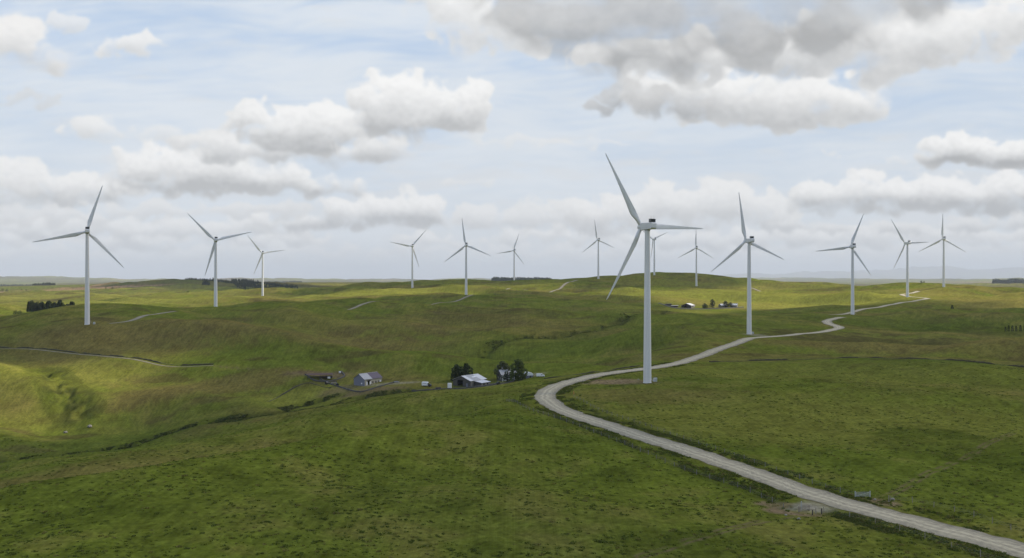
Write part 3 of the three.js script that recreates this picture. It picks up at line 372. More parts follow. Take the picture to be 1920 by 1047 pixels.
{
  const T = [], LR = [];
  for (let i = 0; i < 30; i++) T.push(-Math.PI + (Math.PI - 0.66) * i / 30);
  for (let i = 0; i <= 960; i++) T.push(-0.66 + 1.32 * i / 960);
  for (let i = 1; i <= 30; i++) T.push(0.66 + (Math.PI - 0.66) * i / 30);
  for (const [a, b, n] of [[4, 130, 26], [130, 600, 440], [600, 2600, 330], [2600, 62000, 150]]) for (let i = 0; i < n; i++) LR.push(lerp(Math.log(a), Math.log(b), i / n));
  LR.push(Math.log(62000));
  const nt = T.length, nr = LR.length, pos = new Float32Array((nt * nr + 1) * 3), col = new Float32Array((nt * nr + 1) * 3), uv = new Float32Array((nt * nr + 1) * 2), idx = new Uint32Array((nt - 1) * (nr - 1) * 6 + (nt - 1) * 3), c = [0, 0, 0];
  for (let j = 0, o = 0; j < nr; j++) for (let i = 0; i < nt; i++, o++) {
    const r = Math.exp(LR[j]), x = Math.sin(T[i]) * r, z = -Math.cos(T[i]) * r;
    let y = ground0(x, z, r);
    if (r < 900 && Math.abs(T[i]) < 0.7) { const q = nearRoad.at(x, z), k = (1 - sstep(500, 900, r)) * (q ? sstep(q.w.width / 2 - 0.5, q.w.width / 2 + 2, q.d) : 1); y += 0.16 * k * tuft(x, z); }
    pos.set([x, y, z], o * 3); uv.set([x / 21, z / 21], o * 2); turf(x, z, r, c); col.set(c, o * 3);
  }
  const last = nt * nr; pos.set([0, pos[1], 0], last * 3); col.set(GREEN, last * 3);
  let k = 0;
  for (let j = 0; j + 1 < nr; j++) for (let i = 0; i + 1 < nt; i++) { const a = j * nt + i, b = a + 1, d = a + nt, e = d + 1; idx[k++] = a; idx[k++] = b; idx[k++] = e; idx[k++] = a; idx[k++] = e; idx[k++] = d; }
  for (let i = 0; i + 1 < nt; i++) { idx[k++] = last; idx[k++] = i + 1; idx[k++] = i; }
  const g = new THREE.BufferGeometry(); g.setAttribute('position', new THREE.BufferAttribute(pos, 3)); g.setAttribute('color', new THREE.BufferAttribute(col, 3)); g.setAttribute('uv', new THREE.BufferAttribute(uv, 2)); g.setIndex(new THREE.BufferAttribute(idx, 1)); g.computeVertexNormals();
  const n = g.attributes.normal; let flip = 0; for (let i = 0; i < 400; i++) if (n.getY(30 * nt + i) < 0) flip++;
  if (flip > 200) { for (let i = 0; i < idx.length; i += 3) { const s = idx[i]; idx[i] = idx[i + 1]; idx[i + 1] = s; } g.computeVertexNormals(); }
  tag(put('ground', g, GRASS), null, null, null, 'structure');
}
// gravel: the wheels have worn two pale lines into it
const gravelMap = (tone) => grain(512, (u, v) => {
  const sway = 0.02 * tileN(noiseC, 0.3, v, 3), lane = Math.exp(-(((u - 0.36 + sway) / 0.06) ** 2)) + Math.exp(-(((u - 0.60 + sway) / 0.07) ** 2)), n = 0.5 * tileN(noiseB, u, v, 40) + 0.5 * tileN(noiseA, u, v, 150), m = tileN(noiseC, u, v, 9) - 0.5 * sstep(0.25, 0.6, tileN(noiseB, u, v, 14));
  const k = tone * (0.84 + 0.15 * lane - 0.10 * sstep(0.30, 0.5, Math.abs(u - 0.48) + 0.05 * tileN(noiseA, 0.7, v, 12)) + 0.17 * m + 0.22 * n); return [k * 1.065, k, k * 0.83];
});
const ROADMAT = new THREE.MeshStandardMaterial({ map: gravelMap(0.65), roughness: 0.95 }), TRACKMAT = new THREE.MeshStandardMaterial({ map: gravelMap(0.54), roughness: 0.95 });
function ribbon(name, w, mat, rough = 0.5) {
  const { p, width } = w, n = p.length, K = 10, pos = [], uv = [], idx = []; let run = 0;
  for (let i = 0; i < n; i++) {
    const a = p[Math.max(0, i - 1)], b = p[Math.min(n - 1, i + 1)], tx = b.x - a.x, tz = b.z - a.z, l = Math.hypot(tx, tz), nx = -tz / l, nz = tx / l, r = Math.hypot(p[i].x, p[i].z);
    if (i) run += p[i].distanceTo(p[i - 1]);
    const wl = width / 2 + rough * noiseA(run / 9, 3) + 0.35 * noiseC(run / 2.6, 5), wr = width / 2 + rough * noiseB(run / 9, 7) + 0.35 * noiseC(run / 2.6, 9);
    for (let k = 0; k <= K; k++) { const u = k / K, s = lerp(-wl, wr, u), x = p[i].x + nx * s, z = p[i].z + nz * s; pos.push(x, p[i].y + 0.05 + r * 0.00012 + 0.07 * (1 - (2 * u - 1) ** 2) - 0.03 * (Math.exp(-(((u - 0.3) / 0.08) ** 2)) + Math.exp(-(((u - 0.7) / 0.08) ** 2))), z); uv.push(u, run / 17); }
    if (i) for (let k = 0; k < K; k++) { const q = (i - 1) * (K + 1) + k; idx.push(q, q + 1, q + K + 2, q, q + K + 2, q + K + 1); }
  }
  const g = new THREE.BufferGeometry(); g.setAttribute('position', new THREE.Float32BufferAttribute(pos, 3)); g.setAttribute('uv', new THREE.Float32BufferAttribute(uv, 2)); g.setIndex(idx); g.computeVertexNormals();
  if (g.attributes.normal.getY(5) < 0) { for (let i = 0; i < idx.length; i += 3) [idx[i], idx[i + 1]] = [idx[i + 1], idx[i]]; g.setIndex(idx); g.computeVertexNormals(); }
  return tag(put(name, g, mat), null, null, null, 'structure');
}
roads.forEach((w, i) => ribbon(i < 2 ? 'road' : 'path', w, i < 2 ? ROADMAT : TRACKMAT, i < 2 ? 0.8 : 0.7));
// ------------------------------------------------------------------ objects
// ------------------------------------------------------------------ wind turbines
const PAINT = std([0.79, 0.785, 0.77], 0.45, { map: grain(256, (u, v) => { const k = 0.955 + 0.05 * tileN(noiseA, u, v, 6, 1, 0.3) + 0.03 * tileN(noiseB, u, v, 40); return [k, k, k]; }, true) });
const GREYPAINT = std([0.44, 0.45, 0.46], 0.5), DARKMETAL = std([0.15, 0.155, 0.16], 0.6), DOORGREY = std([0.24, 0.26, 0.28], 0.6), GALV = std([0.42, 0.43, 0.44], 0.5, { metalness: 0.6 });
function bladeShape() {
  const L = 41.6, NS = 34, NP = 20, pos = [], idx = [], uv = [];
  for (let i = 0; i <= NS; i++) {
    const s = i / NS, r = s * L, root = 1 - sstep(0.03, 0.19, s), chord = s < 0.2 ? lerp(1.9, 3.5, sstep(0.02, 0.2, s)) : lerp(3.5, 0.55, ((s - 0.2) / 0.8) ** 0.86) * (s > 0.965 ? Math.sqrt(Math.max(0.02, 1 - ((s - 0.965) / 0.036) ** 2)) : 1);
    const thick = lerp(lerp(0.34, 0.16, sstep(0.15, 0.9, s)), 1, root), tw = (lerp(17, 0, sstep(0.05, 0.85, s)) + 3) * Math.PI / 180, bend = 1.1 * s * s;
    for (let k = 0; k < NP; k++) {
      const a = k / NP * 2 * Math.PI, cx = Math.cos(a), cy = Math.sin(a), foil = cy * thick * (0.62 + 0.38 * cx) * 0.5;
      const x0 = lerp(0.5 * cx + 0.18, 0.5 * cx, root) * chord, y0 = lerp(foil, 0.5 * cy, root) * chord;
      pos.push(-(x0 * Math.cos(tw) - y0 * Math.sin(tw)), 1.3 + r, -(x0 * Math.sin(tw) + y0 * Math.cos(tw)) - bend); uv.push(k / NP, r / 6);
    }
    if (i) for (let k = 0; k < NP; k++) { const a = (i - 1) * NP + k, b = (i - 1) * NP + (k + 1) % NP; idx.push(a, b, b + NP, a, b + NP, a + NP); }
  }
  const t = pos.length / 3; pos.push(pos[(t - NP) * 3], 1.3 + L + 0.05, pos[(t - NP) * 3 + 2]); uv.push(0, 0);
  for (let k = 0; k < NP; k++) idx.push(t - NP + k, t - NP + (k + 1) % NP, t);
  const g = new THREE.BufferGeometry(); g.setAttribute('position', new THREE.Float32BufferAttribute(pos, 3)); g.setAttribute('uv', new THREE.Float32BufferAttribute(uv, 2)); g.setIndex(idx); g.computeVertexNormals(); return g;
}
function makeTurbine(p) {
  const t = base('wind_turbine', p);
  const prof = [[0.01, -0.6], [2.25, -0.6], [2.25, 0.12], [2.08, 0.14], [2.05, 0.4]]; for (let k = 1; k <= 26; k++) prof.push([lerp(2.05, 1.28, (k / 26) ** 1.15), 0.4 + 77.4 * k / 26]);
  const tower = put('tower', toCreasedNormals(new THREE.LatheGeometry(prof.map(([r, y]) => new THREE.Vector2(r, y)), 40), 0.5), PAINT, t);
  for (const [y, r] of [[22.5, 1.88], [49.5, 1.61]]) put('flange', new THREE.CylinderGeometry(r + 0.03, r + 0.03, 0.14, 40).translate(0, y, 0), PAINT, tower);
  const door = put('door', new RoundedBoxGeometry(0.14, 2.2, 1.0, 2, 0.06).translate(2.06, 2.9, 0), DOORGREY, t);
  put('step', join([...Array(8)].map((_, k) => box(0.32, 0.06, 1.1, [2.45 + (7 - k) * 0.26, 0.2 + k * 0.22, 0])).concat([-0.58, 0.58].map((z) => box(2.5, 0.06, 0.06, [3.35, 1.95, z], [0, 0, -0.7])), [[-0.58, 1], [0.58, 1]].map(([z]) => box(0.06, 1.0, 0.06, [2.4, 2.3, z])))), GALV, t);
  const body = new THREE.Shape(); body.moveTo(-3.3, -1.55); body.lineTo(4.6, -1.2); body.lineTo(5.3, -0.7); body.lineTo(5.3, 1.25); body.lineTo(4.9, 1.62); body.lineTo(-3.0, 1.72); body.lineTo(-3.6, 1.2); body.lineTo(-3.6, -1.1); body.closePath();
  const nacelle = put('nacelle', new THREE.ExtrudeGeometry(body, { depth: 2.9, bevelEnabled: true, bevelSize: 0.22, bevelThickness: 0.25, bevelSegments: 2 }).translate(0, 0, -1.45).rotateY(-Math.PI / 2).translate(0, 80, 0), PAINT, t);
  put('seam', join([box(3.46, 3.1, 0.07, [0, 80.1, 1.3]), box(3.46, 0.07, 7.6, [0, 79.5, 0.9])]), GREYPAINT, nacelle);
  put('yaw_ring', new THREE.CylinderGeometry(1.55, 1.4, 0.75, 32).translate(0, 78.1, 0), GREYPAINT, t);
  const cooler = put('cooler', join([box(3.2, 0.14, 1.5, [0, 82.05, 3.9]), box(3.2, 0.16, 1.5, [0, 83.65, 3.9]), box(0.14, 1.5, 1.5, [-1.53, 82.85, 3.9]), box(0.14, 1.5, 1.5, [1.53, 82.85, 3.9])]), DARKMETAL, t);
  put('fin', join([...Array(3)].map((_, k) => box(2.9, 0.10, 1.3, [0, 82.45 + k * 0.4, 3.9])).concat([box(2.92, 1.4, 0.08, [0, 82.85, 3.55])])), DARKMETAL, cooler);
  for (const x of [0.9, -0.9]) put('mast', join([new THREE.CylinderGeometry(0.05, 0.05, 1.7, 8).translate(x, 84.4, 4.2), box(0.5, 0.08, 0.08, [x, 85.2, 4.2])]), GREYPAINT, t);
  const hubProfile = [[0.01, 2.4], [0.7, 2.25], [1.25, 1.8], [1.6, 1.0], [1.72, 0], [1.68, -1.1], [1.5, -1.35], [0.01, -1.35]].map(([r, y]) => new THREE.Vector2(r, y)).reverse();
  put('hub', new THREE.LatheGeometry(hubProfile, 36).rotateX(-Math.PI / 2).translate(0, 80, -5.1), PAINT, t);
  const g = bladeShape();
  for (let k = 0; k < 3; k++) { const b = put('blade', g, PAINT, t); b.position.set(0, 80, -5.1); }
  return t;
}
const spinTo = (t, deg) => { let k = 0; for (const c of t.children) if (c.name.startsWith('blade')) c.rotation.z = -(deg + 120 * k++) * Math.PI / 180; };
// yaw of the rotor to the line of sight, bearing of the first blade, what singles it out
const POSE = [[2, 16.8, 'white wind turbine at the far left, by the end of a pale gravel spur'], [6, -44.5, 'white wind turbine second from the left, on the brow above bright fields'], [6, -38.6, 'small white wind turbine third from the left, on a sunlit field before a dark plantation'], [8, 41, 'white wind turbine on the dark grassy knoll left of the gravel bend'], [8, -7.7, 'white wind turbine beside the small hooked gravel bend on the middle hill'], [20, 20, 'tiny white wind turbine in front of the flat dark wood on the skyline'], [24, -8, 'small white wind turbine beside the pale track up the long hill'], [38, -30.5, 'largest white wind turbine, beside the bend of the gravel road'], [34, -53, 'small white wind turbine half hidden behind the largest tower'], [10, 1, 'small white wind turbine on the sunlit slope above the distant farm'], [34, -8.3, 'tall white wind turbine right of the largest, beside the middle stretch of road'], [26, 23, 'white wind turbine just above the zigzag of the gravel road'], [38, -33, 'white wind turbine where the upper road forks on the right hill'], [18, 1, 'white wind turbine at the far right, on the crest of the hill']];
{
  let first = null;
  TURBINES.forEach(([px, py, d], i) => {
    const [yaw, spin, label] = POSE[i], p = spot(px, py, d), turn = yaw * Math.PI / 180 - Math.atan2(p.x, -p.z);
    const t = first ? copyOf(first, 'wind_turbine', p, turn, label) : makeTurbine(p);
    if (!first) { first = t; t.rotation.y = turn; tag(t, label, 'wind turbine', 'wind turbines on the hills'); }
    spinTo(t, spin);
    const q = p.clone().project(camera); console.log('turbine', i, 'want', px, py, 'got', (q.x * 960 + 960).toFixed(1), (CY - q.y * CY).toFixed(1));
  });
}
// ------------------------------------------------------------------ clouds above the frame: they shade the hills below
{
  const UPTO = 1250, dx = SUN.x / SUN.y, dz = SUN.z / SUN.y;
  const VAPOUR = new THREE.MeshPhysicalMaterial({ color: new THREE.Color().setRGB(0.97, 0.97, 0.97), roughness: 1, transmission: 0.78, thickness: 0, specularIntensity: 0, transparent: true, opacity: 0.54 });
  const inside = (poly, x, z) => { let c = false; for (let i = 0, j = poly.length - 1; i < poly.length; j = i++) { const [ax, az] = poly[i], [bx, bz] = poly[j]; if ((az > z) !== (bz > z) && x < (bx - ax) * (z - az) / (bz - az) + ax) c = !c; } return c; };
  function cloud(shade, step, label, seed, high = UPTO, holes = []) {
    const gaps = holes.map(([px, d, a, b]) => [(px - CX) / F * d + dx * (high - 70), -d + dz * (high - 70), a, b]);
    const poly = shade.map(([px, d]) => [(px - CX) / F * d + dx * (high - 70), -d + dz * (high - 70)]), r = rng(seed), lumps = [];
    const xs = poly.map((p) => p[0]), zs = poly.map((p) => p[1]), x0 = Math.min(...xs) - step, x1 = Math.max(...xs) + step, z0 = Math.min(...zs) - step, z1 = Math.max(...zs) + step;
    for (let x = x0; x <= x1; x += step) for (let z = z0; z <= z1; z += step) { const gx = x + (r() - 0.5) * step * 0.6, gz = z + (r() - 0.5) * step * 0.6, s = step * (0.62 + 0.42 * r()), tall = step * (0.5 + 0.7 * r()); if (inside(poly, gx, gz)) lumps.push([gx, gz, s, tall]); }
    const c = 18, nx = Math.ceil((x1 - x0) / c) + 1, nz = Math.ceil((z1 - z0) / c) + 1, up = new Float32Array(nx * nz), pos = new Float32Array(nx * nz * 6), idx = [];
    for (let j = 0; j < nz; j++) for (let i = 0; i < nx; i++) {
      const x = x0 + i * c, z = z0 + j * c, wx = x + 0.35 * step * noiseA(x / step / 1.3, z / step / 1.3), wz = z + 0.35 * step * noiseB(x / step / 1.3, z / step / 1.3); let h = 0;
      for (const [lx, lz, s, t] of lumps) { const d = ((wx - lx) ** 2 + (wz - lz) ** 2) / (s * s); if (d < 1) h = Math.max(h, t * Math.sqrt(1 - d)); }
      for (const [gx, gz, a, b] of gaps) h -= 500 * Math.max(0, 1 - ((wx - gx) / a) ** 2 - ((wz - gz) / b) ** 2);
      h = h > 0 && Math.max(0, h + step * (0.16 * noiseC(x / 55, z / 55) + 0.08 * noiseA(x / 24, z / 24))); h = h || 0; up[j * nx + i] = h;
      pos.set([x, high + h, z], (j * nx + i) * 3); pos.set([x, high - 0.22 * h - (h > 0 ? 6 * noiseB(x / 90, z / 90) : 0), z], (nx * nz + j * nx + i) * 3);
    }
    const lo = nx * nz;
    for (let j = 0; j + 1 < nz; j++) for (let i = 0; i + 1 < nx; i++) { const a = j * nx + i, b = a + 1, d = a + nx, e = d + 1; if (up[a] || up[b] || up[d] || up[e]) idx.push(a, e, b, a, d, e, lo + a, lo + b, lo + e, lo + a, lo + e, lo + d); }
    const g = new THREE.BufferGeometry(); g.setAttribute('position', new THREE.BufferAttribute(pos, 3)); g.setIndex(idx); g.computeVertexNormals();
    tag(put('cloud', g, VAPOUR), label, 'cloud');
  }
  cloud([[-400, 60], [-500, 560], [-200, 640], [0, 815], [110, 850], [250, 900], [400, 1010], [640, 1150], [760, 1390], [900, 1440], [1010, 1500], [1110, 1380], [1190, 1170], [1240, 1030], [1350, 1050], [1480, 1120], [1600, 1150], [1690, 1190], [1760, 1130], [1860, 1110], [2050, 1060], [2300, 900], [2500, 500], [2600, 60]], 128, 'vast grey-bellied cloud high over the near hills, out of frame', 3, UPTO, [[170, 612, 245, 84], [1130, 800, 60, 70]]);
  cloud([[560, 1700], [660, 1640], [760, 1620], [850, 1640], [880, 1760], [900, 2050], [700, 2150], [560, 2000]], 92, 'smaller cloud high over the dark knoll, out of frame', 4);
  cloud([[980, 1620], [1080, 1640], [1160, 1600], [1260, 1660], [1300, 1780], [1310, 1950], [1250, 2200], [1050, 2200], [990, 1900]], 92, 'smaller cloud high over the long hill, out of frame', 5);
  cloud([[250, 2680], [340, 2500], [400, 2420], [520, 2350], [640, 2380], [640, 2900], [560, 3150], [300, 3150]], 120, 'distant cloud high over the dark far slope, out of frame', 6, 1750);
}
// ------------------------------------------------------------------ buildings
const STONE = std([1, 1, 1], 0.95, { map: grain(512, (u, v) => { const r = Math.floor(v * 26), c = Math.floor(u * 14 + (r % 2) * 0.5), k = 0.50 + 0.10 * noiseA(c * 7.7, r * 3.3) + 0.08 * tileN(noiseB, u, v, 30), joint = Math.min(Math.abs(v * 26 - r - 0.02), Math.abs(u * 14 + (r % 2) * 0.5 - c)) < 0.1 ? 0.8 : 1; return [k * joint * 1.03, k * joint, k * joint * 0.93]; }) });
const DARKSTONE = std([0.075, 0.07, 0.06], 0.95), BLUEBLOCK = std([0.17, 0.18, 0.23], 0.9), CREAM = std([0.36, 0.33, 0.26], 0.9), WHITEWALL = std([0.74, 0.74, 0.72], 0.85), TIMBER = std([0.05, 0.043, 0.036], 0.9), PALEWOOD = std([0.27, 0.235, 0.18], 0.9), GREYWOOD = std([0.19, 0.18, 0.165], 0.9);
const sheetMap = (tone) => grain(256, (u, v) => { const rust = sstep(0.25, 0.6, tileN(noiseA, u, v, 7)), k = tone * (0.92 + 0.10 * tileN(noiseB, u, v, 20)); return [k * (1 - 0.06 * rust), k * (1 - 0.16 * rust), k * (1 - 0.26 * rust)]; });
const TIN = std([1, 1, 1], 0.6, { map: sheetMap(0.72) }), WHITETIN = std([1, 1, 1], 0.55, { map: sheetMap(0.9) }), SLATE = std([1, 1, 1], 0.8, { map: grain(256, (u, v) => { const k = 0.36 + 0.06 * tileN(noiseA, u, v, 30); return [k * 1.08, k * 0.97, k * 1.06]; }) }), RUST = std([0.085, 0.045, 0.036], 0.85), WHITEPAINT = std([0.80, 0.80, 0.79], 0.4), RUBBER = std([0.02, 0.02, 0.02], 0.9), GLASS = std([0.03, 0.035, 0.04], 0.12), BLACKWRAP = std([0.016, 0.016, 0.018], 0.35);
function wallGeo(w, h, apex, holes = []) {
  const s = new THREE.Shape(); s.moveTo(-w / 2, -1.4); s.lineTo(w / 2, -1.4); s.lineTo(w / 2, h); if (apex) s.lineTo(0, apex); s.lineTo(-w / 2, h); s.closePath();
  for (const [x, y, a, b] of holes) { const q = new THREE.Path(); q.moveTo(x, y); q.lineTo(x, y + b); q.lineTo(x + a, y + b); q.lineTo(x + a, y); q.closePath(); s.holes.push(q); }
  return new THREE.ExtrudeGeometry(s, { depth: 0.35, bevelEnabled: false });
}
// a ribbed sheet over one slope: x across the slope, z along the ridge
function sheet(run, drop, length, ribs, lift = 0) {
  const n = ribs * 4, p = [], idx = [], uv = [], l = Math.hypot(run, drop), nx = drop / l, ny = run / l;
  for (const [t, up] of [[0, 0.09], [1, 0.09], [1, 0], [0, 0]]) for (let i = 0; i <= n; i++) { const z = (i / n - 0.5) * length, a = up + lift + 0.05 * Math.max(0, Math.sin(i / 4 * 2 * Math.PI)); p.push(run * t + nx * a, -drop * t + ny * a, z); uv.push(t * l / 4, z / 4); }
  const m = n + 1; for (let k = 0; k < 4; k++) for (let i = 0; i < n; i++) { const a = k * m + i, b = ((k + 1) % 4) * m + i; idx.push(a, b, b + 1, a, b + 1, a + 1); }
  const g = new THREE.BufferGeometry(); g.setAttribute('position', new THREE.Float32BufferAttribute(p, 3)); g.setAttribute('uv', new THREE.Float32BufferAttribute(uv, 2)); g.setIndex(idx); const f = g.toNonIndexed(); f.computeVertexNormals(); return f;
}
// gable towards +z, length along -z; holes are given for the front and for the right-hand side
function barn(name, p, turn, { w, l, h, apex, front, side, back, holesFront = [], holesSide = [], roof, over = 0.4 }) {
  const t = base(name, p, turn);
  put('front_wall', wallGeo(w, h, apex, holesFront).translate(0, 0, -0.35), front, t);
  put('back_wall', wallGeo(w, h, apex).translate(0, 0, -l), back ?? front, t);
  put('side_wall', wallGeo(l - 0.7, h, 0, holesSide).rotateY(Math.PI / 2).translate(w / 2 - 0.35, 0, -l / 2), side, t);
  put('side_wall', wallGeo(l - 0.7, h, 0).rotateY(Math.PI / 2).translate(-w / 2, 0, -l / 2), side, t);
  const run = w / 2 + over, drop = (apex - h) * run / (w / 2);
  let z = over;
  for (const [share, mat, ribs] of roof) { const len = (l + 2 * over) * share; for (const s of [1, -1]) { const g = sheet(run, drop, len - 0.02, ribs, 0.02).translate(0, apex, z - len / 2); if (s < 0) g.rotateY(Math.PI).translate(0, 0, 2 * (z - len / 2)); put('roof', g, mat, t); } z -= len; }
  put('ridge', box(0.5, 0.12, l + 2 * over, [0, apex + 0.14, -l / 2]), roof[0][1], t);
  return t;
}
const frameAt = (parent, x, y, w, h, axis, off, mat = WHITEPAINT, pane = GLASS) => {
  const bar = 0.12, g = join([box(w, bar, 0.1, [0, h - bar / 2, 0]), box(w, bar, 0.1, [0, bar / 2, 0]), box(bar, h - 2 * bar, 0.1, [-w / 2 + bar / 2, h / 2, 0]), box(bar, h - 2 * bar, 0.1, [w / 2 - bar / 2, h / 2, 0]), box(bar * 0.7, h - 2 * bar, 0.08, [0, h / 2, 0])]), pg = box(w - 2 * bar, h - 2 * bar, 0.03, [0, h / 2, 0]);
  for (const q of [g, pg]) { if (axis === 'x') q.rotateY(Math.PI / 2).translate(off, y, x); else q.translate(x, y, off); }
  const f = put('window', g, mat, parent); put('pane', pg, pane, f); return f;
};
{
  const D = Math.PI / 180, q = hit(683, 724.5, 480);
  // the old barn with two kinds of roof
  const turn = -38 * D, place = (p, turn, x, z) => { const v = new THREE.Vector3(x, 0, z).applyAxisAngle(new THREE.Vector3(0, 1, 0), turn).add(p); return v; };
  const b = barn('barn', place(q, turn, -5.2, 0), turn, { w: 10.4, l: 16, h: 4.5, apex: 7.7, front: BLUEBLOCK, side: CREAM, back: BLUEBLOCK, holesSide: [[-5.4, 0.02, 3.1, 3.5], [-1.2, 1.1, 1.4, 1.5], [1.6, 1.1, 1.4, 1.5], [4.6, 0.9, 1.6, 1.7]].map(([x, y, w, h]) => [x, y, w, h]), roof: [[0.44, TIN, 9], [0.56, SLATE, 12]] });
  for (const [x, w] of [[1.9, 1.4], [-0.9, 1.4], [-4.9 + 0, 1.6]].slice(0, 2)) frameAt(b, -8 + x * 1 - 0.3, 1.1, w, 1.5, 'x', 5.02);
  for (const z of [-2.2, -5.2, -14.2]) put('board', new RoundedBoxGeometry(0.12, 2.4, 1.1, 1, 0.03).translate(5.28, 1.5, z), WHITEWALL, b);
  put('window', box(0.9, 0.9, 0.08, [2.6, 1.6, 0.05]), WHITEPAINT, b);
  tag(b, 'blue-grey gabled stone barn with half tin, half slate roof, alone by the stream', 'barn');
  // rusty open shed behind it
  const r = hit(600, 710, 480), sh = base('open_shed', r, 14 * D);
  put('roof', sheet(4.6, 0.7, 17, 22).rotateY(-Math.PI / 2).rotateY(0).translate(0, 3.3, -2), RUST, sh);
  put('back_wall', box(17, 1.5, 0.2, [0, 0.6, -1.9]), TIMBER, sh); put('end_wall', box(0.2, 2.6, 4.2, [8.3, 1.2, 0.3]), PALEWOOD, sh);
  for (const x of [-8.3, -4.2, 0, 4.2]) put('post', new THREE.CylinderGeometry(0.14, 0.16, 3.3, 8).translate(x, 1.15, 2.3), TIMBER, sh);
  put('sheet_stack', new RoundedBoxGeometry(1.8, 1.3, 1.2, 2, 0.1).translate(5.9, 0.6, 1.9), WHITEWALL, sh);
  tag(sh, 'long low open-fronted shed with dark rusty roof, left of the gabled barn', 'shed');
  // the big shed with the dark doorway
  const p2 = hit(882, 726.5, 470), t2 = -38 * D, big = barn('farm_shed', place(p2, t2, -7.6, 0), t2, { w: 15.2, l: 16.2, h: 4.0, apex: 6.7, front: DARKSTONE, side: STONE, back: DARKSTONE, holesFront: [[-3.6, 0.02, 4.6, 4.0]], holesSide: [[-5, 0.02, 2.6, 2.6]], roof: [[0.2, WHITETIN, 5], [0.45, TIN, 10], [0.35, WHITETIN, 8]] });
  put('door', new RoundedBoxGeometry(1.3, 2.2, 0.1, 1, 0.03).translate(4.6, 1.1, 0.06), BLUEBLOCK, big);
  put('skylight', box(1.2, 0.04, 3.6, [3.6, 5.75, -8], [0, 0, -0.34]), WHITEPAINT, big);
  tag(big, 'dark farm shed with big black doorway and pale corrugated roof', 'barn');
  const lean = base('lean_to_shed', place(p2, t2, 0.05, -8.2), t2);
  put('roof', sheet(6.6, 0.9, 9.6, 14).translate(0, 3.7, 0), WHITETIN, lean);
  put('front_wall', wallGeo(8.6, 2.6, 0, [[-3, 0.9, 2.2, 1.1], [1, 0.02, 1.6, 2.2]]).rotateY(Math.PI / 2).translate(5.9, 0, 0), STONE, lean);
  for (const z of [4.3, -4.65]) put('end_wall', box(5.8, 3.9, 0.35, [3, 0.75, z]), DARKSTONE, lean);
  tag(lean, 'low white-roofed lean-to against the right side of the dark shed', 'shed');
  // farmhouse behind the trees
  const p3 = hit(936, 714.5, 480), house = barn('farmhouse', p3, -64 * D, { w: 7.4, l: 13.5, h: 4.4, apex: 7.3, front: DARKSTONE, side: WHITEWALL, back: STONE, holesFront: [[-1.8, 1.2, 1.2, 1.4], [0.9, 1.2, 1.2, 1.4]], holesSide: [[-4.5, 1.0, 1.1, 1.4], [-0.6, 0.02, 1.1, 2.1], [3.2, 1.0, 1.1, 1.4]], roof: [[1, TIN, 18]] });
  frameAt(house, -1.2, 1.2, 1.2, 1.4, 'z', -0.2); frameAt(house, 1.5, 1.2, 1.2, 1.4, 'z', -0.2);
  for (const z of [-2.2, -13.0]) put('chimney', join([box(0.9, 1.6, 0.9, [0, 7.9, z]), box(1.05, 0.2, 1.05, [0, 8.75, z]), new THREE.CylinderGeometry(0.14, 0.16, 0.5, 10).translate(0, 9.1, z)]), STONE, house);
  tag(house, 'pale farmhouse with two chimneys, mostly hidden behind leafy trees', 'house');
  const p4 = hit(963, 713, 480), out = barn('outbuilding', p4, -50 * D, { w: 3.6, l: 5, h: 2.3, apex: 3.4, front: WHITEWALL, side: WHITEWALL, holesFront: [[-0.5, 0.02, 1, 2]], roof: [[1, TIN, 8]] });
  tag(out, 'tiny white outbuilding at the foot of the broad tree', 'outbuilding');
  // round-roofed white hut
  const p5 = hit(993, 709, 480), hut = base('round_roofed_hut', p5, 24 * D), arc = new THREE.Shape(); arc.moveTo(-2.7, 1.5); for (let k = 1; k <= 16; k++) { const a = Math.PI - k / 16 * Math.PI; arc.lineTo(Math.cos(a) * 2.7, 1.5 + Math.sin(a) * 2.1); } arc.closePath();
  put('roof', new THREE.ExtrudeGeometry(arc, { depth: 5, bevelEnabled: true, bevelSize: 0.06, bevelThickness: 0.06, bevelSegments: 1 }).translate(0, 0, -5), WHITEPAINT, hut);
  put('wall', box(5.1, 2.4, 4.8, [0, 0.28, -2.5]), BLUEBLOCK, hut); put('door', box(1, 1.8, 0.08, [0.6, 0.7, -0.06]), TIMBER, hut); put('vent', new THREE.CylinderGeometry(0.25, 0.25, 0.6, 12).translate(-1, 3.75, -2.5), WHITEPAINT, hut);
  tag(hut, 'hut with rounded white roof, right of the broad tree', 'hut');
  // parked van
  const p6 = hit(1013.5, 707, 480), van = base('parked_van', p6, 8 * D), vs = new THREE.Shape();
  [[-2.6, 0.45], [2.5, 0.45], [2.6, 0.6], [2.55, 1.05], [1.75, 1.2], [1.1, 1.85], [-2.5, 1.95], [-2.6, 1.7]].forEach(([x, y], i) => i ? vs.lineTo(x, y) : vs.moveTo(x, y)); vs.closePath();
  put('body', new THREE.ExtrudeGeometry(vs, { depth: 1.6, bevelEnabled: true, bevelSize: 0.08, bevelThickness: 0.12, bevelSegments: 3 }).translate(0, 0, -0.8), WHITEPAINT, van);
  put('windscreen', box(0.06, 0.72, 1.4, [1.52, 1.52, 0], [0, 0, 0.79]), GLASS, van); for (const z of [0.935, -0.935]) put('side_window', box(1.0, 0.5, 0.02, [0.65, 1.48, z]), GLASS, van);
  for (const [x, z] of [[1.7, 0.8], [1.7, -0.8], [-1.6, 0.8], [-1.6, -0.8]]) { const w = put('wheel', new THREE.CylinderGeometry(0.36, 0.36, 0.24, 24).rotateX(Math.PI / 2).translate(x, 0.36, z), RUBBER, van); put('rim', new THREE.CylinderGeometry(0.2, 0.2, 0.26, 16).rotateX(Math.PI / 2).translate(x, 0.36, z), GALV, w); }
  tag(van, 'white van parked at the right end of the farmyard', 'van');
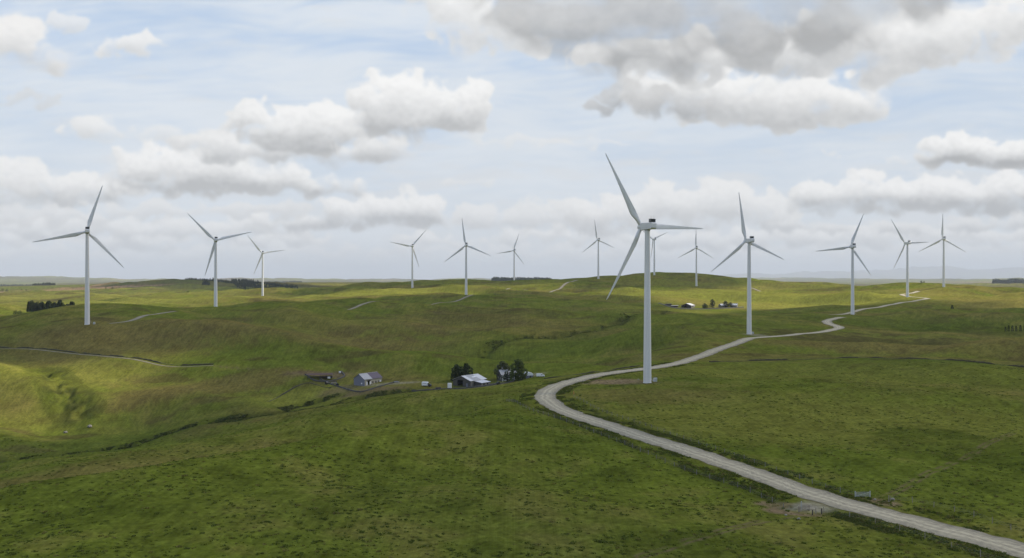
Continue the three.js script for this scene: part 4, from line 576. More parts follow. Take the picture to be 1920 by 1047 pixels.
  // white box trailer and a wrapped bale
  const p7 = hit(797, 725, 480), tr = base('livestock_trailer', p7, -16 * D);
  put('body', new RoundedBoxGeometry(4.3, 2.5, 2.1, 4, 0.45).translate(0, 1.75, 0), WHITEPAINT, tr); put('rear_door', box(0.06, 1.9, 1.7, [2.17, 1.55, 0]), TIMBER, tr); put('side_vent', box(2.6, 0.28, 0.04, [-0.2, 2.2, 1.06]), DARKMETAL, tr);
  put('drawbar', box(1.3, 0.12, 0.12, [-2.7, 0.5, 0]), DARKMETAL, tr); put('chassis', box(4.0, 0.16, 1.7, [0, 0.5, 0]), DARKMETAL, tr);
  for (const x of [-0.45, 0.5]) for (const z of [1.0, -1.0]) put('wheel', new THREE.CylinderGeometry(0.38, 0.38, 0.22, 20).rotateX(Math.PI / 2).translate(x, 0.38, z), RUBBER, tr);
  tag(tr, 'white rounded box trailer parked left of the dark shed', 'trailer');
  const bale = (name, p, turn, mat, label) => { const g = base(name, p, turn); put('wrap', toCreasedNormals(new THREE.LatheGeometry([[0.01, -0.75], [0.85, -0.75], [0.98, -0.62], [1.02, 0], [0.98, 0.62], [0.85, 0.75], [0.01, 0.75]].map(([a, y]) => new THREE.Vector2(a, y)), 28), 0.6).rotateX(Math.PI / 2).translate(0, 0.98, 0), mat, g); put('net', join([-0.3, 0.3].map((z) => new THREE.TorusGeometry(1.015, 0.015, 6, 36).translate(0, 0.98, z))), mat, g); return tag(g, label, 'bale'); };
  bale('round_bale', hit(806, 726, 480), -0.4, BLACKWRAP, 'black wrapped round bale against the end of the white trailer');
  const wb = hit(843, 728, 480), white = (y, label, e) => { const g = base('square_bale', wb.clone().add(new THREE.Vector3(0, y, 0)), -0.3 + e); put('wrap', new RoundedBoxGeometry(2.4, 1.6, 1.4, 3, 0.16).translate(0, 0.8, 0), WHITEPAINT, g); put('band', join([-0.6, 0.1, 0.7].map((x) => box(0.04, 1.62, 1.42, [x, 0.8, 0]))), GALV, g); tag(g, label, 'bale'); };
  white(0, 'white wrapped square bale, lower of the pair beside the dark shed', 0); white(1.61, 'white wrapped square bale, upper of the pair beside the dark shed', 0.06);
}
{
  const logs = (px, py, n, label, seed) => { const r = rng(seed), g = base('timber_pile', hit(px, py, 480), 0.3), geo = new THREE.CylinderGeometry(0.2, 0.22, 3.6, 9).rotateZ(Math.PI / 2); let k = 0; for (let row = 0; row < 3; row++) for (let i = 0; i < n - row; i++) { const m = put('log', geo, k++ % 3 ? TIMBER : PALEWOOD, g); m.position.set((r() - 0.5) * 0.5, 0.2 + row * 0.36, (i - (n - row) / 2) * 0.43); } tag(g, label, 'timber pile'); };
  logs(822, 730, 5, 'low dark timber pile between white trailer and dark shed', 3); logs(626, 719, 4, 'small timber pile on bare earth left of the old barn', 4);
  const tank = base('water_tank', hit(637, 700, 480), 0.4); put('body', new RoundedBoxGeometry(1.3, 1.1, 1.1, 3, 0.12).translate(0, 0.75, 0), WHITEPAINT, tank); put('stand', box(1.4, 0.25, 1.2, [0, 0.1, 0]), GALV, tank); tag(tank, 'small white water tank right of the open-fronted shed', 'tank');
  for (const [px, py, l] of [[632, 724, 'dark wrapped round bale nearest the old barn, beside the timber pile'], [612, 721, 'dark wrapped round bale at the left of the old barn yard'], [934, 722, 'dark wrapped round bale by the wall right of the lean-to']]) { const g = base('round_bale', hit(px, py, 480), px); put('wrap', new THREE.CylinderGeometry(0.95, 0.95, 1.4, 24).rotateX(Math.PI / 2).translate(0, 0.92, 0), BLACKWRAP, g); put('end_fold', new THREE.TorusGeometry(0.88, 0.07, 8, 24).translate(0, 0.92, 0.7), BLACKWRAP, g); tag(g, l, 'bale'); }
  const t = base('feed_trough', hit(744, 718, 480), 0.2); put('basin', join([box(3.2, 0.12, 0.9, [0, 0.35, 0]), box(3.2, 0.4, 0.08, [0, 0.6, 0.41]), box(3.2, 0.4, 0.08, [0, 0.6, -0.41]), box(0.08, 0.4, 0.74, [1.56, 0.6, 0]), box(0.08, 0.4, 0.74, [-1.56, 0.6, 0])]), TIN, t); for (const x of [-1.3, 1.3]) put('leg', box(0.1, 0.4, 0.8, [x, 0.1, 0]), GALV, t); tag(t, 'pale metal feed trough on the track right of the old barn', 'trough');
}
// the farm up the valley
{
  const D = Math.PI / 180, p = hit(1287, 577.5, 1000);
  const b = barn('barn', p, -30 * D, { w: 15, l: 17, h: 3.4, apex: 6.2, front: TIMBER, side: GREYWOOD, holesFront: [[-4, 0.02, 4, 3]], holesSide: [[-3, 0.02, 3, 2.4]], roof: [[1, WHITETIN, 18]] });
  tag(b, 'dark timber barn with white roof at the distant farm in the sun', 'barn');
  const low = (px, py, w, mat, roofMat, label) => { const q = hit(px, py, 1000), s = base('low_shed', q, 6 * D); put('roof', sheet(4.6, 0.5, w, 12).rotateY(-Math.PI / 2).translate(0, 2.7, -2), roofMat, s); put('back_wall', box(w - 0.4, 2.6, 0.2, [0, 1.05, -1.9]), mat, s); for (const x of [-1, 0, 1]) put('post', box(0.2, 2.6, 0.2, [x * (w / 2 - 0.4), 1.0, 2.2]), mat, s); tag(s, label, 'shed'); };
  low(1254, 573.5, 10, TIMBER, TIMBER, 'low black shed at the left end of the distant farm'); low(1265, 576.5, 11, RUST, TIN, 'low rust-brown shed between black shed and white-roofed barn');
  const cottage = (px, py, turn, w, l, label, roof) => { const c = barn('cottage', hit(px, py, 1000), turn * D, { w, l, h: 2.8, apex: 4.9, front: STONE, side: GREYWOOD, holesFront: [[-1.4, 0.9, 0.9, 1.1], [0.6, 0.9, 0.9, 1.1]], holesSide: [[-2, 0.9, 1, 1.1], [1.4, 0.02, 1, 2]], roof: [[1, roof, 12]] }); put('chimney', box(0.7, 1.3, 0.7, [0, 5.2, -1.2]), STONE, c); tag(c, label, 'house'); };
  cottage(1350, 576.5, -66, 7, 11, 'distant pale-roofed cottage between the tall tree and the dark trees', WHITETIN); cottage(1383, 576, 62, 6.5, 9, 'small cream cottage at the right end of the distant farm', WHITETIN);
}
// ------------------------------------------------------------------ walls, fences, gates
function lineOf(list, step) { const c = new THREE.CatmullRomCurve3(xz(list), false, 'centripetal'), n = Math.max(2, Math.round(c.getLength() / step)), p = c.getSpacedPoints(n); for (const q of p) q.y = H(q.x, q.z); return p; }
function stoneWall(list, high, label, mat = DARKSTONE, seed = 1) {
  const p = lineOf(list, 1.6), r = rng(seed), pos = [], idx = [], o = p[0].clone();
  p.forEach((q, i) => { const a = p[Math.max(0, i - 1)], b = p[Math.min(p.length - 1, i + 1)], l = Math.hypot(b.x - a.x, b.z - a.z), nx = -(b.z - a.z) / l, nz = (b.x - a.x) / l, h = high * (0.72 + 0.45 * r()) * (mat === STONE || mat === DARKSTONE ? 1 : 0.15 + 0.95 * sstep(-0.5, 0.25, noiseB(q.x / 22, q.z / 22))), w = 0.34 + 0.1 * r(); for (const [s, y] of [[-w - 0.15, -0.4], [-w, h * 0.9], [0, h], [w, h * 0.9], [w + 0.15, -0.4]]) pos.push(q.x - o.x + nx * s + (r() - 0.5) * 0.12, q.y - o.y + y, q.z - o.z + nz * s + (r() - 0.5) * 0.12); if (i) for (let k = 0; k < 4; k++) { const u = (i - 1) * 5 + k; idx.push(u, u + 1, u + 6, u, u + 6, u + 5); } });
  const g = new THREE.BufferGeometry(); g.setAttribute('position', new THREE.Float32BufferAttribute(pos, 3)); g.setIndex(idx); const f = g.toNonIndexed(); f.computeVertexNormals(); const m = put('field_wall', f, mat); m.position.copy(o); tag(m, label, 'wall'); return m;
}
const TURFBANK = std([0.062, 0.056, 0.030], 1);
stoneWall(WALL_RIGHT, 0.8, 'dark field wall along the brow of the right hand field', TURFBANK);
stoneWall([[-60, 651, 712], [0, 651.5, 706], [120, 658.5, 686], [260, 671.5, 656], [330, 677, 645], [400, 682.5, 634]], 0.9, 'dark wall along the upper side of the left hand track', TURFBANK);
stoneWall([[772, 732, 540], [800, 733, 538], [840, 732.5, 540], [880, 731.5, 543], [925, 727, 548], [940, 722, 553]], 1.1, 'dark yard wall in front of the farm shed', DARKSTONE, 4);
stoneWall([[600, 706, 592], [640, 716, 575], [655, 724, 566], [680, 731, 556], [705, 726, 564], [745, 716, 580]], 0.8, 'broken wall round the old barn', DARKSTONE, 5);
stoneWall([[1020, 692, 520], [1060, 690, 524], [1120, 686, 530], [1200, 682, 540]], 0.7, 'dark bank wall above the road left of the largest turbine', TURFBANK, 6);
stoneWall([[1235, 573, 1290], [1275, 579.5, 1225], [1320, 579, 1225], [1395, 576, 1250]], 1.2, 'grey wall in front of the distant farm', STONE, 7);
stoneWall([[572, 712, 598], [592, 716, 588], [622, 714, 590], [645, 707, 604], [640, 700, 618]], 0.9, 'tumbled wall of the enclosure in front of the open-fronted shed', DARKSTONE, 8);
stoneWall([[500, 742, 556], [530, 727, 572], [575, 719, 585], [620, 722, 576]], 0.6, 'low bank round the bright small paddock below the shed', TURFBANK, 9);
stoneWall([[896, 731, 541], [935, 725, 548], [975, 716, 562], [1000, 711, 572]], 0.9, 'dark wall in front of the farmhouse trees', DARKSTONE, 10);
const WIRE = std([0.20, 0.20, 0.20], 0.5, { metalness: 0.5 });
function fence(list, label, step = 5.5, seed = 1, mat = GREYWOOD) {
  const p = lineOf(list, step), r = rng(seed), t = base('wire_fence', p[0]), o = p[0], g = new THREE.CylinderGeometry(0.075, 0.09, 1.55, 7).translate(0, 0.55, 0);
  for (const q of p) { const m = put('post', g, mat, t); m.position.subVectors(q, o); m.rotation.set((r() - 0.5) * 0.16, r() * 3, (r() - 0.5) * 0.16); m.scale.y = 0.85 + 0.3 * r(); }
  for (const h of [0.45, 0.8, 1.12]) put('wire', new THREE.TubeGeometry(new THREE.CatmullRomCurve3(p.map((q) => q.clone().sub(o).add(new THREE.Vector3(0, h, 0)))), p.length * 2, 0.012, 4), WIRE, t);
  return tag(t, label, 'fence');
}
fence([[950, 748, 396], [966, 766, 371], [1002, 793, 341], [1075, 818, 309], [1175, 848, 276], [1285, 888, 244], [1395, 923, 225], [1470, 950, 208]], 'wire fence on posts along the lower left side of the gravel road', 5, 2);
fence([[1076, 744, 398], [1128, 768, 360], [1208, 796, 322], [1308, 834, 283], [1428, 876, 251], [1560, 918, 224], [1606, 930, 217]], 'wire fence on posts along the upper right side of the gravel road', 5, 3);
fence([[1670, 941, 213], [1710, 944, 211], [1800, 968, 202], [1920, 1004, 186], [2060, 1050, 170]], 'wire fence right of the field gate', 5, 4, PALEWOOD);
fence([[1545, 962, 203], [1628, 982, 195], [1720, 1008, 184], [1840, 1046, 171], [1960, 1085, 160]], 'wire fence on the near side of the road, bottom right', 6, 5, PALEWOOD);
function gate(p, turn, mat, label, swing) {
  const g = base('field_gate', p, turn), w = 3.6;
  for (const x of [-w / 2 - 0.12, w / 2 + 0.12]) put('post', new RoundedBoxGeometry(0.2, 1.9, 0.2, 2, 0.03).translate(x, 0.55, 0), mat, g);
  const leaf = new THREE.Group(); leaf.name = 'leaf'; leaf.position.set(-w / 2, 0, 0); leaf.rotation.y = swing; g.add(leaf);
  for (const y of [0.22, 0.45, 0.68, 0.92, 1.2]) put('rail', box(w, 0.09, 0.05, [w / 2, y, 0]), mat, leaf);
  for (const x of [0.05, w - 0.05]) put('stile', box(0.1, 1.2, 0.07, [x, 0.7, 0.002]), mat, leaf);
  put('brace', box(3.5, 0.08, 0.045, [w / 2, 0.7, 0.05], [0, 0, 0.27]), mat, leaf);
  return tag(g, label, 'gate');
}
const PALEGATE = std([0.42, 0.43, 0.40], 0.6);
gate(hit(1618, 932.5), 0.05, PALEGATE, 'pale five-bar gate standing open on the far side of the road', 0);
gate(hit(1514, 963), -0.35, PALEWOOD, 'weathered wooden gate at the track on the near side of the road', 0.9);
const stake = (px, py, h, r, mat, name, label, cat = 'post') => { const t = base(name, hit(px, py)); put('shaft', new THREE.CylinderGeometry(r * 0.9, r, h + 0.5, 10).translate(0, h / 2 - 0.25, 0), mat, t); put('cap', new THREE.SphereGeometry(r * 0.92, 10, 6, 0, 6.3, 0, 1.57).translate(0, h, 0), mat, t); tag(t, label, cat); };
stake(1503, 958, 2.1, 0.13, PALEGATE, 'gate_post', 'tall pale post left of the wooden gate by the road'); stake(1541, 965, 1.3, 0.15, TIMBER, 'gate_post', 'dark stout post right of the wooden gate by the road'); stake(1524, 967, 1.2, 0.14, TIMBER, 'gate_post', 'dark stout post in the middle of the muddy gateway'); stake(1667, 942, 1.6, 0.13, PALEWOOD, 'gate_post', 'brown leaning post where the rutted track meets the road'); stake(1076, 740, 1.5, 0.12, std([0.55, 0.22, 0.08], 0.7), 'marker_post', 'orange-brown marker post inside the road bend', 'post');
// transformer cabinets at the tower feet
const cabinet = (i, dx, dz, label) => { const [px, py, d] = TURBINES[i], p = spot(px, py, d); p.x += dx; p.z += dz; p.y = H(p.x, p.z); const c = base('transformer_cabinet', p, 0.3); put('body', new RoundedBoxGeometry(1.6, 1.7, 1.2, 2, 0.04).translate(0, 0.85, 0), WHITEPAINT, c); put('roof', box(1.8, 0.1, 1.4, [0, 1.75, 0]), GREYPAINT, c); for (const x of [-0.38, 0.38]) put('door', box(0.7, 1.4, 0.04, [x, 0.85, 0.61]), GREYPAINT, c); tag(c, label, 'cabinet'); };
cabinet(0, 5.5, -1, 'small white cabinet at the foot of the far left turbine'); cabinet(7, 4.6, -3.5, 'small white cabinet at the foot of the largest turbine'); cabinet(10, 3.6, -2.5, 'small white cabinet at the foot of the turbine beside the middle road');
// boulders
const rockGeo = (seed) => { const g = mergeVertices(new THREE.IcosahedronGeometry(1, 3).deleteAttribute('normal').deleteAttribute('uv')), p = g.attributes.position; for (let i = 0; i < p.count; i++) { const x = p.getX(i), y = p.getY(i), z = p.getZ(i), k = 1 + 0.28 * noise3(x * 1.3 + seed, y * 1.3, z * 1.3) + 0.10 * noise3(x * 4, y * 4 + seed, z * 4); p.setXYZ(i, x * k, y * k * 0.62, z * k * 0.8); } g.computeVertexNormals(); return g; };
const ROCK = std([0.25, 0.23, 0.19], 0.95), ROCKS = [1, 2, 3].map(rockGeo);
const boulder = (px, py, s, label, k) => { const p = hit(px, py), m = put('boulder', ROCKS[k % 3], ROCK); m.position.copy(p); m.position.y += s * 0.2; m.scale.setScalar(s); m.rotation.y = k * 1.7; tag(m, label, 'boulder'); };
boulder(122, 812, 1.2, 'pale rounded boulder on the slope above the stream', 0); boulder(168, 801, 1.5, 'longer pale boulder up the slope from the rounded one', 1);
boulder(1474, 967, 0.35, 'pale stone at the left edge of the muddy gateway', 2); boulder(1516, 957, 0.4, 'pale stone behind the wooden gate by the road', 1); boulder(1498, 974, 0.4, 'small pale stone on the near edge of the muddy gateway', 0); boulder(1641, 938, 0.38, 'pale stone at the mouth of the rutted track', 2); boulder(1674, 938, 0.6, 'grey stone right of the brown leaning post', 0); boulder(1197, 713, 0.7, 'pale stone left of the largest tower foot', 1);
// ------------------------------------------------------------------ trees and plants
const LEAF = new THREE.MeshPhysicalMaterial({ vertexColors: true, roughness: 0.95, transmission: 0.42, thickness: 0, side: THREE.DoubleSide, specularIntensity: 0.1 }), BARK = std([0.075, 0.062, 0.05], 0.95);
const limb = (a, b, ra, rb) => { const d = b.clone().sub(a), g = new THREE.CylinderGeometry(rb, ra, d.length(), 7).translate(0, d.length() / 2, 0); return g.applyMatrix4(new THREE.Matrix4().compose(a, new THREE.Quaternion().setFromUnitVectors(new THREE.Vector3(0, 1, 0), d.normalize()), new THREE.Vector3(1, 1, 1))); };
class Leaves {
  constructor() { this.p = []; this.n = []; this.c = []; }
  add(at, dir, w, l, col, r) {
    const side = new THREE.Vector3(r() - 0.5, r() - 0.5, r() - 0.5).cross(dir).normalize().multiplyScalar(w / 2), tip = at.clone().addScaledVector(dir, l), mid = at.clone().addScaledVector(dir, l * 0.45), nn = side.clone().cross(dir).normalize(), k = 0.7 + 0.6 * r();
    for (const q of [at, mid.clone().add(side), tip, at, tip, mid.clone().sub(side)]) { this.p.push(q.x, q.y, q.z); this.n.push(nn.x, nn.y, nn.z); this.c.push(col[0] * k, col[1] * k, col[2] * k); }
  }
  geo() { const g = new THREE.BufferGeometry(); g.setAttribute('position', new THREE.Float32BufferAttribute(this.p, 3)); g.setAttribute('normal', new THREE.Float32BufferAttribute(this.n, 3)); g.setAttribute('color', new THREE.Float32BufferAttribute(this.c, 3)); return g; }
}
function conifer(h, w, col, n, seed) {
  const r = rng(seed), L = new Leaves();
  for (let i = 0; i < n; i++) {
    const t = r() ** 0.8, a = r() * 6.283, y = h * (0.10 + 0.9 * t), reach = w / 2 * (1 - t) ** 0.8 * (0.45 + 0.6 * r()) * (0.8 + 0.25 * Math.sin(a * 3 + t * 17 + seed)) + 0.1;
    L.add(new THREE.Vector3(Math.cos(a) * reach * 0.72, y, Math.sin(a) * reach * 0.72), new THREE.Vector3(Math.cos(a), -0.35 + 0.5 * t + 0.3 * (r() - 0.5), Math.sin(a)).normalize(), w * 0.13 * (0.7 + 0.6 * r()), w * 0.2 * (0.7 + 0.6 * r()), col, r);
  }
  return { crown: L.geo(), trunk: limb(new THREE.Vector3(0, -0.4, 0), new THREE.Vector3(0, h * 0.95, 0), h * 0.02 + 0.05, 0.03) };
}
function broadleaf(h, w, col, n, seed, low = 0.2) {
  const r = rng(seed), L = new Leaves(), tr = [limb(new THREE.Vector3(0, -0.4, 0), new THREE.Vector3(0, h * 0.5, 0), h * 0.028 + 0.05, h * 0.018)], puffs = [];
  for (let k = 0; k < 13; k++) {
    const a = k * 2.4 + r(), t = k / 12, rad = w * 0.34 * Math.sin(Math.PI * (0.22 + 0.70 * t)) * (0.55 + 0.6 * r()), c = new THREE.Vector3(Math.cos(a) * rad, h * (low + 0.12 + (0.80 - low) * t), Math.sin(a) * rad), s = w * (0.17 + 0.09 * r()) * (1 - 0.35 * t);
    puffs.push([c, s]); if (k % 2 === 0) tr.push(limb(new THREE.Vector3(0, h * (low + 0.25 * t), 0), c, h * 0.014, 0.03));
  }
  for (let i = 0; i < n; i++) {
    const [c, s] = puffs[Math.floor(r() * puffs.length)], d = new THREE.Vector3(r() * 2 - 1, r() * 2 - 1, r() * 2 - 1).normalize(), q = c.clone().addScaledVector(new THREE.Vector3(d.x, d.y * 0.8, d.z), s * (0.6 + 0.5 * r()));
    L.add(q, d.clone().add(new THREE.Vector3(0, -0.3, 0)).normalize(), w * 0.065 * (0.7 + 0.7 * r()), w * 0.08 * (0.7 + 0.7 * r()), col, r);
  }
  return { crown: L.geo(), trunk: join(tr) };
}
function tree(name, p, parts, label, cat = 'tree', group) { const t = base(name, p); put('trunk', parts.trunk, BARK, t); put('crown', parts.crown, LEAF, t); return tag(t, label, cat, group); }
const DARKFIR = [0.040, 0.056, 0.022], FIR = [0.052, 0.072, 0.027], LEAFGREEN = [0.115, 0.145, 0.036], GREYLEAF = [0.135, 0.150, 0.060], SHRUB = [0.066, 0.086, 0.024];
tree('yard_tree', hit(857, 714, 480), broadleaf(10.6, 9.2, [0.056, 0.072, 0.028], 2200, 1, -0.06), 'dense dark tree behind the dark shed, the left one of two', 'tree');
tree('yard_tree', hit(874, 712, 480), broadleaf(10.8, 9.2, [0.05, 0.066, 0.026], 2200, 2, -0.06), 'dense dark tree behind the dark shed, the right one of two', 'tree');
tree('broad_tree', hit(972, 714, 480), broadleaf(12.8, 13, LEAFGREEN, 2800, 3, -0.06), 'tallest leafy tree at the farm, beside the rounded white hut', 'tree');
tree('broad_tree', hit(943, 711, 500), broadleaf(11.4, 11.5, GREYLEAF, 3000, 4, -0.06), 'grey-green leafy tree in front of the farmhouse roof', 'tree');
tree('large_bush', hit(951, 717, 480), broadleaf(6.5, 7, [0.06, 0.075, 0.03], 1100, 5, 0.02), 'round dark bush at the foot of the grey-green tree', 'bush');
tree('broad_tree', hit(1322, 578.5, 1000), broadleaf(6.4, 9, [0.05, 0.068, 0.025], 900, 6, 0.05), 'low round tree right of the white-roofed distant barn', 'tree');
tree('conifer', hit(1336, 577.5, 1000), broadleaf(12.5, 9.2, [0.035, 0.05, 0.03], 1100, 7, 0.05), 'tallest tree at the distant farm, pointed and grey-green', 'tree');
tree('broad_tree', hit(1361, 576.5, 1000), broadleaf(8.6, 10, [0.03, 0.042, 0.022], 900, 8, 0.05), 'dark domed tree right of the distant pale-roofed cottage', 'tree');
tree('broad_tree', hit(1370, 576.5, 1000), broadleaf(7, 8, [0.03, 0.042, 0.022], 700, 9, 0.05), 'lower dark tree touching the domed one at the distant farm', 'tree');
// the wood on the left brow, tree by tree
{
  const kinds = [conifer(12.5, 7.5, FIR, 900, 20), conifer(11.5, 7, DARKFIR, 900, 21), broadleaf(12, 9, [0.034, 0.048, 0.02], 1100, 22, 0.02), broadleaf(11, 8.4, [0.04, 0.05, 0.028], 1000, 23, 0.02)], first = [], r = rng(8);
  for (let k = 0; k < 30; k++) {
    const px = 55 + 82 * (k / 29) + 2 * (r() - 0.5), q = spot(px, 584, 1030 + 34 * (k % 3) + 10 * r()), i = (k * 7 + Math.floor(r() * 2)) % 4;
    const t = first[i] ? copyOf(first[i], 'wood_tree', q, r() * 6) : first[i] = tree('wood_tree', q, kinds[i], 'dark tree of the dense clump beyond the brow, left of the far left turbine', 'tree', 'trees of the dense clump on the left brow');
    const s = 0.85 + 0.3 * r(); t.scale.set(s, s * (px > 118 ? 0.88 : 1), s);
  }
  const a = tree('field_tree', spot(29, 586, 1000), broadleaf(7, 7, SHRUB, 500, 24, 0.1), 'left tree of the small pair left of the dense clump', 'tree'), b = copyOf(a, 'field_tree', spot(37, 586, 1005), 2, 'right tree of the small pair left of the dense clump');
  b.scale.setScalar(0.92);
  const fir = conifer(6.4, 3.2, DARKFIR, 320, 25); let f0 = null;
  for (const [px, d, s] of [[1886, 838, 0.8], [1892, 846, 1], [1899, 842, 0.95], [1906, 850, 0.9], [1914, 846, 1], [1922, 852, 1.05]]) { const q = spot(px, 612, d), t = f0 ? copyOf(f0, 'small_fir', q, px) : f0 = tree('small_fir', q, fir, 'small dark fir in the short row at the right edge', 'tree', 'small firs on the right hand slope'); t.scale.setScalar(s); }
  tree('lone_bush', spot(1786, 583, 1000), conifer(4.4, 4, FIR, 260, 26), 'lone dark bush on the shaded right hand slope', 'bush');
  const hedge = broadleaf(8, 9, SHRUB, 260, 27, 0.05); let h0 = null;
  for (const [px, d, s] of [[4, 2900, 1.5], [12, 2920, 1.2], [40, 2880, 1.2], [48, 2880, 0.9], [66, 2850, 0.6], [198, 2350, 0.7], [210, 2330, 0.8], [300, 2100, 0.5], [352, 2000, 0.7], [1728, 1480, 0.6], [1733, 1500, 0.6]]) { const q = spot(px, 545, d), t = h0 ? copyOf(h0, 'hedge_tree', q, px) : h0 = tree('hedge_tree', q, hedge, 'far-off dark hedgerow tree dotting the pale fields', 'tree', 'scattered hedgerow trees in the far fields'); t.userData.label = px > 1000 ? (px < 1730 ? 'left one of two far bushes on the right skyline near the fork' : 'right one of two far bushes on the right skyline near the fork') : px > 320 ? 'tiny bush in the sunlit field, left of the second turbine' : px > 250 ? 'tiny bush in the sunlit field right of the far left turbine' : px > 204 ? 'right one of a pair of tiny bushes right of the far left turbine' : px > 150 ? 'left one of a pair of tiny bushes right of the far left turbine' : 'far-off dark tree dotting the field edge below the pink field'; t.scale.setScalar(s); }
}
// shrubs on the stream banks
{
  const shapes = [broadleaf(2.6, 4.6, SHRUB, 420, 31, 0), broadleaf(2.0, 3.8, [0.075, 0.092, 0.03], 380, 32, 0), broadleaf(3.2, 4.4, [0.05, 0.066, 0.022], 420, 33, 0)], first = [], r = rng(14);
  const spots = [[530, 757, 539], [536, 762, 534], [541, 771, 524], [548, 775, 521], [560, 775, 521], [572, 772, 522], [586, 768, 524], [598, 763, 527], [612, 760, 529], [626, 766, 524], [634, 757, 530], [650, 752, 533], [668, 746, 538], [690, 741, 541], [705, 738, 543], [722, 735, 545], [520, 784, 517], [470, 792, 513], [430, 794, 512], [380, 797, 509], [345, 804, 505], [335, 801, 507], [300, 807, 503], [250, 823, 488], [225, 832, 482], [200, 838, 479], [140, 846, 473], [60, 858, 463], [30, 864, 459], [940, 640, 770], [905, 657, 725], [1045, 629, 800], [1130, 619, 850], [985, 634, 790], [1188, 601, 950]];
  spots.forEach(([px, py, d], k) => { const p = spot(px, py, d), i = k % 3; p.y -= 0.3; const t = first[i] ? copyOf(first[i], 'stream_shrub', p, r() * 6) : first[i] = tree('stream_shrub', p, shapes[i], 'low dark shrub on the bank of the winding stream', 'shrub', 'shrubs along the stream'); t.userData.label = px > 850 ? 'low dark shrub beside the upper stream, above the farm trees' : px > 624 ? 'low dark shrub in the stream bed between old barn and dark shed' : px > 518 ? 'low dark shrub in the stream loop left of the old barn' : 'low dark shrub on the left stretch of stream below the boulders'; const s = 0.55 + 0.65 * r(); t.scale.set(s, s * 0.8, s); });
}
// far plantations: each reads as one mass
function forest(quad, n, h, col, label, seed) {
  const r = rng(seed), L = new Leaves(); for (let i = 0; i < 46; i++) { const a = i * 2.4, t = i / 46; L.add(new THREE.Vector3(0, 0.1 + 0.85 * t, 0), new THREE.Vector3(Math.cos(a), -0.35, Math.sin(a)).normalize(), 0.24, 0.36 * (1 - t) + 0.08, [1, 1, 1], rng(i)); }
  const m = new THREE.InstancedMesh(L.geo(), LEAF, n), M = new THREE.Matrix4(), c = new THREE.Color(), o = at(quad[0][0], 0, quad[0][1]); o.y = H(o.x, o.z); let k = 0;
  const P = quad.map(([px, d]) => [(px - CX) / F * d, -d]);
  while (k < n) { const u = r(), v = r(), x = lerp(lerp(P[0][0], P[1][0], u), lerp(P[3][0], P[2][0], u), v), z = lerp(lerp(P[0][1], P[1][1], u), lerp(P[3][1], P[2][1], u), v), s = h * (0.8 + 0.4 * r()) * (0.85 + 0.25 * noiseA(x / 90, z / 90)); M.compose(new THREE.Vector3(x - o.x, H(x, z) - o.y - 0.5, z - o.z), new THREE.Quaternion().setFromAxisAngle(new THREE.Vector3(0, 1, 0), r() * 6.28), new THREE.Vector3(s * 0.62, s, s * 0.62)); m.setMatrixAt(k, M); const b = 0.75 + 0.5 * r(); m.setColorAt(k++, c.setRGB(col[0] * b, col[1] * b, col[2] * b)); }
  m.name = numbered('forest'); m.position.copy(o); m.castShadow = m.receiveShadow = true; scene.add(m); tag(m, label, 'forest', null, 'stuff');
}
forest([[442, 2680], [588, 2480], [545, 2960], [432, 3140]], 1100, 10, DARKFIR, 'dark plantation on the slope behind the third turbine', 41);
forest([[922, 4400], [1034, 4400], [1034, 4900], [922, 4900]], 1300, 19, DARKFIR, 'long flat-topped dark wood on the skyline in the middle', 42);
forest([[60, 3900], [103, 3880], [103, 4000], [60, 4020]], 160, 15, DARKFIR, 'small dark wood above the pink field at the left', 43);
forest([[1862, 5000], [1990, 4900], [1990, 5500], [1862, 5500]], 700, 26, DARKFIR, 'dark wood on the distant rise at the right edge', 44);
forest([[480, 8650], [566, 8600], [566, 8900], [480, 8900]], 600, 26, DARKFIR, 'thin dark line of trees on the far blue ridge', 45);
forest([[378, 2500], [392, 2490], [392, 2540], [378, 2550]], 36, 13, DARKFIR, 'tiny dark spinney left of the plantation', 46);
forest([[340, 3000], [420, 2950], [470, 2900], [400, 3050]], 260, 9, FIR, 'scrubby young plantation below the far left skyline', 47);
forest([[0, 6500], [90, 6400], [90, 6700], [0, 6800]], 300, 16, DARKFIR, 'dark strip of trees under the far left hills', 48);
// tussocks and rushes
function clump(n, w, h, seed) { const r = rng(seed), L = new Leaves(); for (let i = 0; i < n; i++) { const a = r() * 6.283, t = Math.sqrt(r()), lean = 0.35 + 0.9 * t; L.add(new THREE.Vector3(Math.cos(a) * w * 0.34 * t, -0.05, Math.sin(a) * w * 0.34 * t), new THREE.Vector3(Math.cos(a) * lean, 1, Math.sin(a) * lean).normalize(), w * 0.2, h * (0.7 + 0.5 * r()), [1, 1, 1], r); } return L.geo(); }
function scatter(name, geo, n, where, look, label, seed) {
  const r = rng(seed), M = new THREE.Matrix4(), Q = new THREE.Quaternion(), Y = new THREE.Vector3(0, 1, 0), list = []; let tries = 0;
  while (list.length < n && tries++ < n * 12) { const p = where(r); if (p) list.push(p); }
  const m = new THREE.InstancedMesh(geo, LEAF, list.length), c = new THREE.Color();
  list.forEach(([x, z, s], k) => { M.compose(new THREE.Vector3(x, H(x, z) - 0.04, z), Q.setFromAxisAngle(Y, r() * 6.28), new THREE.Vector3(s, s * (0.7 + 0.5 * r()), s)); m.setMatrixAt(k, M); m.setColorAt(k, c.setRGB(...look(r, x, z))); });
  m.name = name; m.castShadow = m.receiveShadow = true; scene.add(m); tag(m, label, 'grass', null, 'stuff');
}
const offRoad = (x, z, m = 0.8) => { const q = nearRoad.at(x, z); return !q || q.d > q.w.width / 2 + m; };
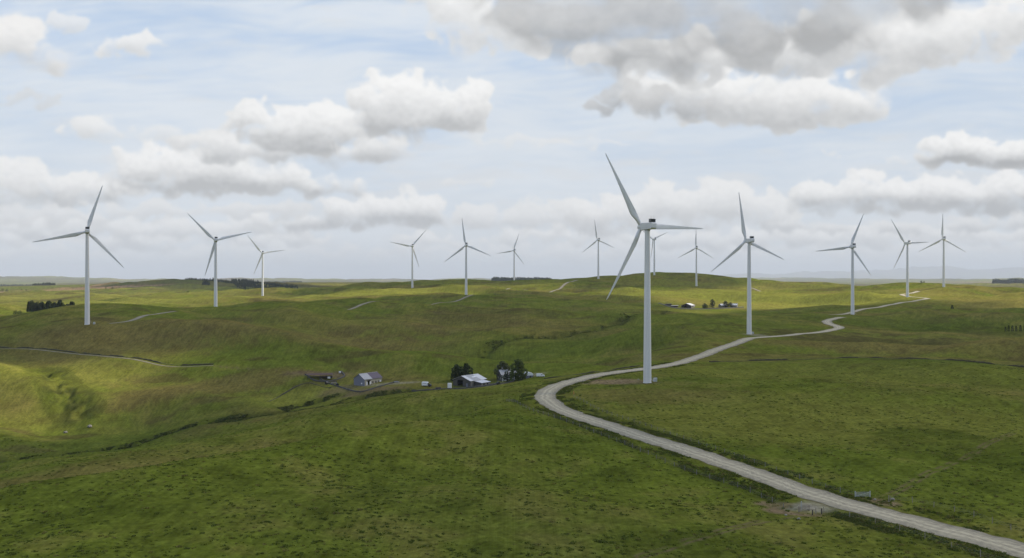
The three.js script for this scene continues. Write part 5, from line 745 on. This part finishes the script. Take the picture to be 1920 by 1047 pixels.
scatter('tussock_grass', clump(26, 1.7, 0.36, 61), 24000, (r) => { const d = 150 * Math.exp(r() ** 0.75 * 1.2), x = (r() * 2 - 1) * 0.64 * d, k = fbm(noiseB, x / 40, d / 40, 3); return k > -0.35 + 0.9 * r() * r() && offRoad(x, -d) ? [x, -d, 0.32 + 0.85 * r() * r()] : null; }, (r) => { const k = 0.8 + 0.4 * r(), q = r(); return q < 0.6 ? [0.096 * k, 0.124 * k, 0.018 * k] : q < 0.85 ? [0.13 * k, 0.156 * k, 0.024 * k] : [0.18 * k, 0.165 * k, 0.046 * k]; }, 'rough grass tussocks scattered over the near pasture', 51);
const wet = [streams[0], streams[0], streams[0], streams[1], streams[2], streams[2], streams[3], streams[4], streams[5], streams[7]];
scatter('rushes', clump(14, 0.9, 0.95, 62), 11000, (r) => { const w = wet[Math.floor(r() * wet.length)], p = w.p[Math.floor(r() * w.p.length)], a = r() * 6.283, s = w.width * (w.sink < 1 ? 0.9 : 1.3) * r(), x = p.x + Math.cos(a) * s, z = p.z + Math.sin(a) * s; return noiseC(x / 12, z / 12) + 0.8 * noiseA(x / 45, z / 45) > (w === streams[2] ? 0.35 : 0.12) && offRoad(x, z, 0.6) ? [x, z, (w.sink < 1 ? 0.42 : 0.9) * (0.6 + 0.8 * r())] : null; }, (r) => { const k = 0.7 + 0.6 * r(); return r() < 0.75 ? [0.070 * k, 0.090 * k, 0.020 * k] : [0.14 * k, 0.135 * k, 0.042 * k]; }, 'dark rushes along the stream and the roadside ditches', 52);
scatter('verge_grass', clump(18, 1.1, 0.6, 63), 7000, (r) => { const w = roads[0], i = Math.floor(r() * 150), p = w.p[Math.min(i, w.p.length - 1)], q = w.p[Math.min(i + 1, w.p.length - 1)], l = Math.hypot(q.x - p.x, q.z - p.z), s = (r() < 0.5 ? -1 : 1) * (w.width / 2 + 0.4 + 6.5 * r() ** 1.4), t = r() * 3, x = p.x + (q.z - p.z) / l * s + (q.x - p.x) / l * t, z = p.z - (q.x - p.x) / l * s + (q.z - p.z) / l * t; const c = noiseB(x / 7, z / 7) + 1.4 * noiseA(x / 19, z / 19), g = at(1545, 945, 210); return c > -0.15 && (x - g.x) ** 2 + (z - g.z) ** 2 > 70 && offRoad(x, z, 0.2) ? [x, z, 0.4 + 0.6 * r()] : null; }, (r) => { const k = 0.75 + 0.5 * r(), q = r(); return q < 0.55 ? [0.082 * k, 0.110 * k, 0.018 * k] : q < 0.85 ? [0.12 * k, 0.138 * k, 0.024 * k] : [0.15 * k, 0.13 * k, 0.045 * k]; }, 'long rough grass on the verges of the gravel road', 53);
renderer.render(scene, camera);
